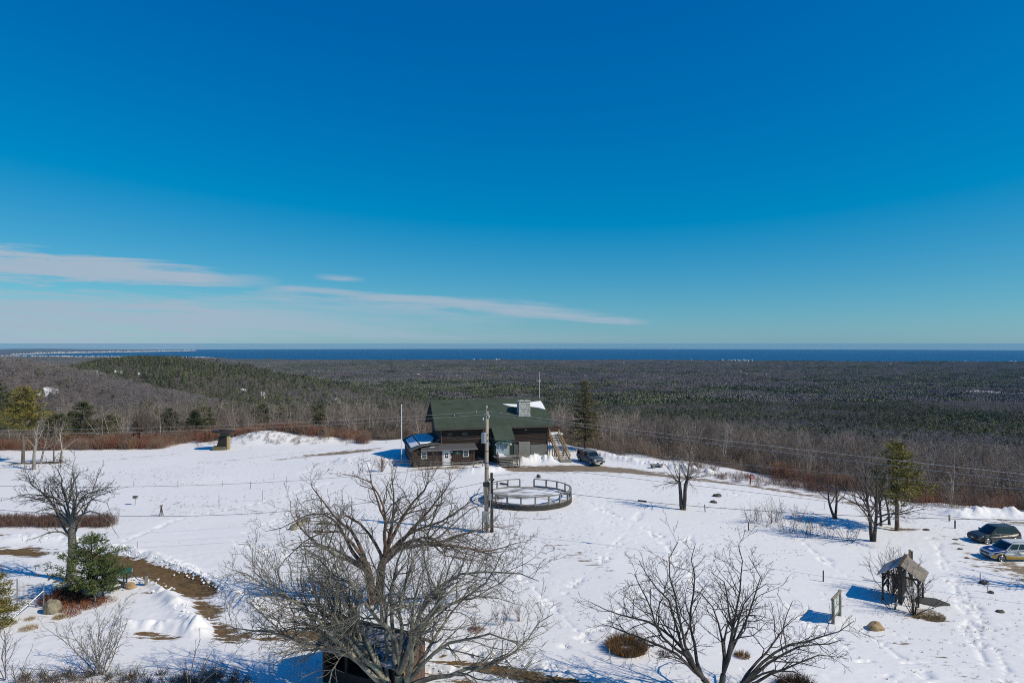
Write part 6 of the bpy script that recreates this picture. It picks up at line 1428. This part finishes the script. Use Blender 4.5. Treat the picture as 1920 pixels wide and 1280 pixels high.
def bare(seed, name, label, px, py, h, r, bark, twig, cat='tree', P=None, group=None, depth=None, **k):
    br = free_branches(seed, h, r, P or dict(WOOD, per_m=[1.5, 2.2, 2.8, 0], rmin=.010), **k)
    x_ = (px - CX) / F * (depth or 1)
    return tree_obj(name, label, cat, at(px, py) if depth is None else Vector((x_, depth, Ts(x_, depth))), br, bark, twig, 1, group, sides=lambda lv: (7, 5, 3, 3)[lv])
# pollarded tree on the right of the field
bp_ = at(1280, 955); Rp = random.Random(9); out = []
for s, tx in ((-1, -.35), (1, .55)):
    q, rad, ds = grow_to(Rp, (s * .08, 0, -.2), (s * .1, 0, 1), (tx, 0, 3.4 if s > 0 else 3.0), .24, .17, 5, .06); out.append((0, q, rad))
    for j in range(9):
        d_ = _side(Rp, (s * .1, 0, 1), math.radians(Rp.uniform(15, 75))); grow(Rp, out, q[-1], d_, Rp.uniform(1.6, 3.6), .055, 1, dict(WOOD, per_m=[1, 1.6, 2.2, 0], up=[.05, .02, .0, 0]))
    for j in range(7):
        d_ = _side(Rp, (s * .5, 0, -.1), math.radians(Rp.uniform(10, 60))); grow(Rp, out, q[-1], d_, Rp.uniform(1.0, 1.9), .03, 2, dict(WOOD, up=[0, 0, -.1, -.1]))
out.append((0, [q[-1], (.75, .1, 5.2), (.9, .1, 7.2)], [.10, .06, .02])); kids(Rp, out, [q[-1], (.75, .1, 5.2), (.9, .1, 7.2)], [.1, .06, .02], [(0, 0, 1)] * 3, 4.0, 1, dict(WOOD, per_m=[1, 3.0, 2.2, 0]), .2)
tree_obj('pollarded_tree', 'forked pollarded tree with knobbly top casting a shadow to the left', 'tree', bp_, out, bark_dark, twig_grey)
bare(11, 'forked_tree', 'small dark forked tree left of the pine group at right', 1567, 972, 5.6, .17, bark_dark, twig_dark, stems=2, spread=.3, trunk_frac=.3, n_limb=7)
bare(12, 'twin_tree', 'twin-trunked bare tree in front of the olive pine', 1637, 1013, 9.4, .20, bark_dark, twig_grey, stems=2, spread=.22, trunk_frac=.25, n_limb=16)
bare(13, 'slender_tree', 'thin bare tree between the twin trunks and the olive pine', 1651, 985, 6.8, .15, bark_dark, twig_grey, trunk_frac=.3, n_limb=9)
bare(14, 'slender_tree', 'thin straight dead-looking trunk just left of the olive pine trunk', 1667, 983, 6.4, .15, bark_dark, twig_grey, trunk_frac=.5, n_limb=6)
for k, (px, py, h_, r_, lab) in enumerate([(64, 880, 7.6, .26, 'pale thick-trunked bare tree nearest on the far left snow'), (76, 868, 6.6, .16, 'thin bare tree right of the pale thick-trunked one'), (102, 869, 7.0, .13, 'left of three slim bare trees on the far left snow'), (110.5, 868, 6.6, .14, 'middle of three slim bare trees on the far left snow'), (116, 867, 6.8, .13, 'right of three slim bare trees on the far left snow')]):
    bare(21 + k, 'bare_tree', lab, px, py, h_, r_, bark_pale, twig_grey, trunk_frac=.28 if k < 2 else .4, n_limb=9, P=dict(WOOD, per_m=[1.5, 2.0, 2.4, 0]))
# pale trunks showing above the red brush and the knoll
for k, px in enumerate([196, 210, 232, 246, 272, 290, 335, 440, 452, 512, 522, 534, 548, 560, 640, 660, 690, 715, 735]):
    bare(500 + k, 'pale_tree', 'pale crooked bare tree behind the red brush and snowy knoll', px, 827, RNG.uniform(6.0, 8.2), .15, mat('pale_white_bark', (.20, .18, .155), .95, (.32, .29, .25), 1.4, .5), mat('pale_twigs', (.19, .165, .14), .95, (.28, .25, .215), 1, .4), group='pale trees behind the red brush', trunk_frac=.3, n_limb=7, stems=1 + (k % 3 == 0), spread=.35, P=dict(WOOD, per_m=[1.2, 1.5, 1.8, 0], wander=[.2, .3, .3, .3]), depth=float(np.interp(px, EPX, EDG)) + RNG.uniform(4, 12))
bare(15, 'roadside_tree', 'bare tree beyond the right edge throwing its shadow over the parking snow', 2045, 1112, 8.5, .24, bark_dark, twig_dark, stems=2, spread=.2, trunk_frac=.3, n_limb=10)
SHRUB = dict(levels=3, n=[4, 3, 2], wander=[.14, .2, .2], up=[.07, .08, .08], per_m=[2.6, 3.2, 0], t0=[.2, .2, 0], ratio=[.5, .5, .5], ang=[36, 36, 36], rr=.65, rmin=.007, lmin=.18, taper=.7)
def shrub(seed, label, px, py, h, n, spread, m, group=None, rbase=.022, P=None, cat='shrub', name='bare_shrub', base_r=.15):
    R = random.Random(seed); out = []; P = P or SHRUB
    for k in range(n):
        a = R.uniform(0, 6.283); s = abs(R.gauss(0, spread)); d_ = _norm((math.cos(a) * s, math.sin(a) * s, 1))
        grow(R, out, (math.cos(a) * base_r * R.random(), math.sin(a) * base_r * R.random(), -.12), d_, h * R.uniform(.65, 1.1), rbase * R.uniform(.7, 1.3), 0, P)
    t = thing(name, label, cat, at(px, py), 0, group)
    V, Q = tube_batch([b for b in out if b[0] == 0], lambda lv: 4); np_mesh('stems', V, Q, m, t)
    V, Q = tube_batch([b for b in out if b[0] > 0], lambda lv: 3); np_mesh('twigs', V, Q, m, t)
    return t
shrub(1, 'bushy clump of slim pale birch stems in the lower left snow', 190, 1262, 4.2, 11, .36, bark_birch, None, .032, dict(SHRUB, levels=4, n=[7, 4, 3, 2], wander=[.10, .2, .2, .2], up=[.07, .10, .1, .1], t0=[.15, .2, .2, 0], per_m=[3.6, 3.2, 3.6, 0], ratio=[.36, .5, .5, .5], ang=[40, 38, 36, 36]), 'birch clump', 'birch_clump', .3)
shrub(2, 'pair of thin saplings cut by the lower left corner', 12, 1272, 3.2, 3, .22, twig_birch, None, .03, dict(SHRUB, n=[6, 4, 3]), 'sapling', 'sapling'); shrub(3, 'single thin sapling just right of the lower left corner', 27, 1292, 3.0, 2, .15, twig_birch, None, .028, dict(SHRUB, n=[6, 4, 3]), 'sapling', 'sapling')
shrub(4, 'open forked grey shrub at the bottom edge right of the birch clump', 362, 1300, 2.7, 5, .55, twig_grey, None, .035, dict(SHRUB, per_m=[1.4, 1.8, 0]))
shrub(5, 'thick many-stemmed bare shrub in front of the timber kiosk', 1712, 1150, 3.3, 13, .42, twig_dark, None, .035, dict(SHRUB, per_m=[2.2, 2.6, 0])); shrub(6, 'bare shrub spreading behind the left side of the timber kiosk', 1672, 1112, 3.6, 16, .42, twig_grey, None, .03); shrub(7, 'bare shrub at the left foot of the timber kiosk', 1674, 1141, 2.2, 8, .5, twig_dark, None, .03, dict(SHRUB, per_m=[2.0, 2.4, 0]))
for k, (px, py, h_, lab) in enumerate([(1410, 978, 2.2, 'leftmost grey shrub of the thicket below the pollarded tree'), (1432, 985, 2.4, 'tall grey shrub of the thicket by the black bollard'), (1452, 978, 2.6, 'twiggy grey shrub in the middle of the thicket'), (1478, 998, 2.2, 'low grey shrub in front of the thicket'), (1512, 1005, 2.3, 'sparse grey shrub in the tree shadow of the thicket'), (1548, 1008, 2.0, 'sprawling shrub right of the thicket near the twin trunks'), (1585, 1012, 1.7, 'low broken shrub beside the twin-trunked tree'), (1500, 978, 1.9, 'small shrub behind the thicket below the forked tree')]):
    shrub(30 + k, lab, px, py, h_, 14, .5, twig_grey if k % 2 else twig_dark, 'shrubs of the thicket', .02, dict(SHRUB, per_m=[1.8, 2.0, 0]), base_r=.9)
shrub(51, 'reddish bare bush left of two against the lodge front', 980, 858, 3.3, 16, .30, twig_red, None, .025); shrub(52, 'reddish bare bush right of two against the lodge front', 1011, 858, 3.1, 16, .30, twig_red, None, .025); shrub(53, 'dense dark red bush at the corner of the yard fence', 716, 884, 2.4, 24, .35, twig_red, None, .02)
shrub(54, 'thin leafless bush over a brown leaf patch right of the front oak', 889, 1178, 1.0, 10, .3, twig_brown, None, .012); shrub(55, 'upright grey bush in the snow, left of the two right of the front oak', 944, 1165, 1.6, 12, .28, twig_grey, None, .014, None, base_r=.6); shrub(56, 'upright grey bush in the snow, right of the two right of the front oak', 975, 1163, 1.5, 12, .28, twig_grey, None, .014)
shrub(57, 'bare thin bush in front of the left end of the annex', 776, 876, 2.6, 8, .3, twig_birch, None, .018)
grass_m = mat('rust_grass', (.16, .075, .022), .9, (.29, .17, .06), 5, .5); dry_m = mat('dry_straw', (.36, .27, .15), .9, (.45, .36, .22), 4, .5); fern_m = mat('dead_red_bracken', (.17, .05, .02), .95, (.27, .11, .05), 3, .5); jun_m = mat('dark_juniper', (.035, .028, .018), .9, (.10, .05, .03), 3, .5)
def grass_clump(label, px, py, rx, h, n, m, seed, cat='grass clump', name='grass_clump', hollow=0.0):
    r2 = np.random.RandomState(seed); a = r2.uniform(0, 6.283, n); q = np.sqrt(r2.uniform(hollow, 1, n)) * rx
    base = np.stack([np.cos(a) * q, np.sin(a) * q, np.full(n, -.05)], -1); ln = h * r2.uniform(.55, 1.15, (n, 1)) * (1 - .3 * (q[:, None] / rx))
    d = np.stack([np.cos(a) * .55 * q / rx, np.sin(a) * .55 * q / rx, np.ones(n)], -1) + r2.normal(0, .22, (n, 3)); d /= np.linalg.norm(d, axis=1, keepdims=True)
    s = np.cross(d, r2.normal(0, 1, (n, 3))); s /= np.linalg.norm(s, axis=1, keepdims=True); w = .018
    V = np.stack([base - s * w, base + s * w, base + d * ln], 1).reshape(-1, 3)
    o = np_mesh(name, V, np.arange(3 * n).reshape(-1, 3), m, None, False); o.location = at(px, py); return tag(o, label, cat)
grass_clump('round rust brown grass clump with snow in its middle', 1176, 1216, 1.05, 1.05, 2600, grass_m, 1, hollow=.18); grass_clump('little rust grass tuft right of the dark multi-stemmed tree', 1391, 1229, .4, .5, 300, grass_m, 2); grass_clump('small dark grass tuft beside the round rust clump', 1243, 1225, .4, .3, 200, jun_m, 3)
grass_clump('dark spiky juniper at the bottom edge', 1492, 1290, .8, 1.0, 1500, jun_m, 4, 'juniper', 'juniper_bush'); grass_clump('brown leaf clump in the snow right of the front oak', 893, 1180, .55, .25, 500, fern_m, 5); grass_clump('tan grass skirt beside the gravel patch of the kiosk', 1738, 1152, 1.1, .25, 1500, dry_m, 6)
grass_clump('pale straw tuft right of the lichen boulder', 113, 1157, .35, .45, 260, dry_m, 7); grass_clump('pale straw tuft on the slope below the lichen boulder', 56, 1178, .5, .4, 300, dry_m, 8); grass_clump('upper pale straw tuft on the lower left slope', 58, 1160, .3, .35, 160, dry_m, 9)
for k, (px, py, rx, h_, n_) in enumerate([(118, 1122, 1.4, .7, 1500), (150, 1133, 1.5, .55, 1500), (188, 1127, 1.1, .22, 900), (133, 1152, .6, .3, 320), (128, 1108, .9, .7, 700)]):
    grass_clump(('dead red bracken left under the young pine', 'dead red bracken in front of the young pine', 'flat orange bracken litter right of the young pine', 'small dead bracken tuft right of the lichen boulder', 'dead bracken behind the red bracken by the pine')[k], px, py, rx, h_, n_, fern_m, 20 + k, 'dead bracken', 'dead_bracken')
# ------------------------------------------------------------------ brush along the woods' edge and specks of stubble (nobody could count them)
def brush_shape(name, seed, n, h, spread, m, r=.014):
    R = random.Random(seed); out = []
    for k in range(n):
        a = R.uniform(0, 6.283); d_ = _norm((math.cos(a) * spread * R.random(), math.sin(a) * spread * R.random(), 1)); p = (R.gauss(0, .45), R.gauss(0, .45), -.2)
        grow(R, out, p, d_, h * R.uniform(.6, 1.1), r, 0, dict(SHRUB, levels=2, n=[3, 2, 2], per_m=[2.4, 0, 0], rmin=.009))
    V, Q = tube_batch(out, lambda lv: 3); return proto_obj(name, V, Q, m)
brush_red = mat('red_brush_stems', (.24, .085, .062), .95, (.33, .15, .105), .8, .5, rand=(.28, .16, .09), obj_rand=.3); brush_brn = mat('brown_brush_stems', (.17, .14, .118), .95, (.26, .22, .185), .8, .5, rand=(.23, .165, .12), obj_rand=.35); brush_mar = mat('maroon_brush_stems', (.13, .075, .06), .95, (.20, .125, .10), .8, .5, obj_rand=.25)
pr_red = [brush_shape('red_brush_shape', 700 + k, 26, 1.9, .5, brush_red) for k in range(3)]; pr_brn = [brush_shape('brown_brush_shape', 710 + k, 20, 2.4, .6, brush_brn) for k in range(3)]; pr_mar = [brush_shape('maroon_brush_shape', 720 + k, 24, 1.3, .6, brush_mar) for k in range(2)]
r3 = np.random.RandomState(77); pr_mix = [brush_shape('mixed_brush_shape', 730 + k, 20, 2.1, .6, brush_brn) for k in range(2)]
def band_pts(n, px0, px1, d0, d1):
    px = r3.uniform(px0, px1, n); e = np.interp(px, EPX, EDG); y = e + r3.uniform(d0, d1, n); return (px - CX) / F * y, y
def do_scatter(name, pts, pr, s0, s1, sink=0.0):
    x = np.concatenate([p[0] for p in pts]); y = np.concatenate([p[1] for p in pts]); n = len(x)
    scatter(name, np.stack([x, y, T(x, y) - sink], -1), r3.uniform(0, 6.28, n), r3.uniform(s0, s1, n) * (.45 + 1.0 * fbm(x / 5.0, y / 5.0, 201, 2)), r3.randint(0, len(pr), n), pr)
do_scatter('red_brush', [band_pts(700, 120, 372, -3.5, 9), band_pts(300, 372, 620, -7, -1.5), band_pts(90, 620, 690, -3, 6), band_pts(90, 1710, 2000, -1.0, 7), band_pts(60, 1440, 1640, -.5, 2), band_pts(220, 0, 130, -4, 4), band_pts(60, 400, 600, -2, 2)], pr_red + pr_mix, .7, 1.2)
do_scatter('brown_brush', [band_pts(700, -100, 760, 5, 30), band_pts(300, 1020, 1500, -.5, 20), band_pts(170, 1500, 2050, .5, 24), band_pts(200, 690, 1130, 2, 22)], pr_brn, .6, 1.2)
mp1 = [(at(r3.uniform(-60, 205), 985 - r3.uniform(-2, 8))) for k in range(330)]
do_scatter('maroon_brush', [(np.array([p.x for p in mp1]), np.array([p.y for p in mp1])), band_pts(60, 1290, 1440, -9, -2), band_pts(60, 1440, 1560, -6, -1)], pr_mar, .55, 1.0)
def tuft(name, seed, n, h, m):
    r2 = np.random.RandomState(seed); b = r2.normal(0, .10, (n, 3)); b[:, 2] = -.04; d = r2.normal(0, .45, (n, 3)); d[:, 2] = 1; d *= h * r2.uniform(.5, 1.2, (n, 1)); s = r2.normal(0, .012, (n, 3))
    return proto_obj(name, np.stack([b - s, b + s, b + d], 1).reshape(-1, 3), np.arange(3 * n).reshape(-1, 3), m, smooth=False)
tw_m = mat('winter_weed_stalks', (.10, .08, .06), .95, (.2, .17, .13), 3, .5, obj_rand=.4)
tf_ = [tuft('weed_shape', 5 + k, 12, .30, tw_m) for k in range(3)]
xx, yy = az_pts(34000, 34, 122); e_ = edge_of(xx, yy)
dens = .05 + .95 * sstep(.52, .72, fbm(xx / 12 + 3, yy / 9, 131, 4)) + .6 * sstep(8, 1, e_ - yy)
px_ = bearing(xx, yy); py_ = EY + HC * F / yy
dens += 2.0 * ((px_ < 420) & (py_ > 1236)) + .8 * ((px_ > 1640) & (py_ > 1050)) + .5 * ((px_ > 960) & (px_ < 1150) & (py_ > 985) & (py_ < 1090)) + 1.2 * ((px_ > 280) & (px_ < 500) & (py_ > 930) & (py_ < 965)) + .7 * ((px_ > 900) & (px_ < 1160) & (py_ > 895) & (py_ < 925))
kk = (yy < e_) & (r3.uniform(0, 1, len(xx)) < dens * .55)
kk &= ~((xx > c0.x - 5.4) & (xx < c0.x + 5.4) & (abs(yy - c0.y) < 5.4)) & ~((xx > -17) & (xx < 10) & (yy > 99))
scatter('weed_stubble', np.stack([xx[kk], yy[kk], T(xx[kk], yy[kk])], -1), r3.uniform(0, 6.28, kk.sum()), r3.uniform(.16, .55, kk.sum()), r3.randint(0, 3, kk.sum()), tf_)
big = [tuft('tall_weed_shape', 15 + k, 22, .75, tw_m) for k in range(3)]
bx_ = [at(r3.uniform(20, 470), r3.uniform(1262, 1330)) for k in range(260)]
scatter('tall_weeds', np.array([tuple(p) for p in bx_]), r3.uniform(0, 6.28, 260), r3.uniform(.6, 1.2, 260), r3.randint(0, 3, 260), big)

# lumps of ploughed snow along the banks
chunk_pr = []
for k in range(4):
    bm = bmesh.new(); bmesh.ops.create_icosphere(bm, subdivisions=1, radius=1.0); r2 = random.Random(900 + k)
    for v in bm.verts: v.co = v.co * r2.uniform(.6, 1.15); v.co.z *= .8
    me = bpy.data.meshes.new('snow_lump'); bm.to_mesh(me); bm.free(); me.materials.append(snow_m); chunk_pr.append(bpy.data.objects.new('snow_lump', me))
cx_, cy_, cs_ = [], [], []
for bi, (pl, hw, hh) in enumerate(BANKS):
    q = [P2(*p) for p in pl]
    for a, b in zip(q[:-1], q[1:]):
        l_ = math.hypot(b[0] - a[0], b[1] - a[1]); n_ = int(l_ * (10 if bi == 0 else 5) * min(1.6, .5 + hw))
        t_ = r3.uniform(0, 1, n_); o_ = r3.normal(0, hw * .55, n_); nx_, ny_ = -(b[1] - a[1]) / l_, (b[0] - a[0]) / l_
        cx_.append(a[0] + (b[0] - a[0]) * t_ + nx_ * o_); cy_.append(a[1] + (b[1] - a[1]) * t_ + ny_ * o_); cs_.append(r3.uniform(.04, .14, n_) * (1 + .5 * (hh > .6)))
    if bi == 0:                                             # row of upright blocks cut by the plough along the curving path
        for a, b in zip(q[:-1], q[1:]):
            l_ = math.hypot(b[0] - a[0], b[1] - a[1]); n_ = int(l_ / .34); t_ = (np.arange(n_) + r3.uniform(0, .5, n_)) / n_
            cx_.append(a[0] + (b[0] - a[0]) * t_); cy_.append(a[1] + (b[1] - a[1]) * t_ - .25); cs_.append(r3.uniform(.12, .21, n_))
cx_, cy_, cs_ = np.concatenate(cx_), np.concatenate(cy_), np.concatenate(cs_)
gz = np.zeros(len(cx_)); 
for pl, hw, hh in BANKS:
    e, run = seg_dist(cx_, cy_, [P2(*p) for p in pl], [0.0] * len(pl)); gz += hh * .55 * np.exp(-(e / hw) ** 2 * 1.2)
scatter('snow_lumps', np.stack([cx_, cy_, T(cx_, cy_) + gz], -1), r3.uniform(0, 6.28, len(cx_)), cs_, r3.randint(0, 4, len(cx_)), chunk_pr)
kx, ky = r3.normal(-44, 8, 160), r3.normal(125.5, 1.8, 160)
scatter('knoll_brush', np.stack([kx, ky, T(kx, ky)], -1), r3.uniform(0, 6.28, 160), r3.uniform(.2, .5, 160), r3.randint(0, 3, 160), [brush_shape('knoll_brush_shape', 740 + k, 14, 1.8, .6, brush_brn) for k in range(3)])
# ------------------------------------------------------------------ air
hz = MB(); hz.bx(-70000, 110000, -200, 63500, -720, 24)
haze = part('haze', hz, None); tag(haze, kind='stuff')
hm_ = bpy.data.materials.new('haze_air'); hm_.use_nodes = True; nt = hm_.node_tree; nt.nodes.clear()
pv = nt.nodes.new('ShaderNodeVolumePrincipled'); pv.inputs['Color'].default_value = (0.30, 0.66, 1.0, 1); pv.inputs['Density'].default_value = 1.25e-5; pv.inputs['Anisotropy'].default_value = 0.0
ou = nt.nodes.new('ShaderNodeOutputMaterial'); nt.links.new(pv.outputs[0], ou.inputs['Volume']); haze.data.materials.append(hm_)
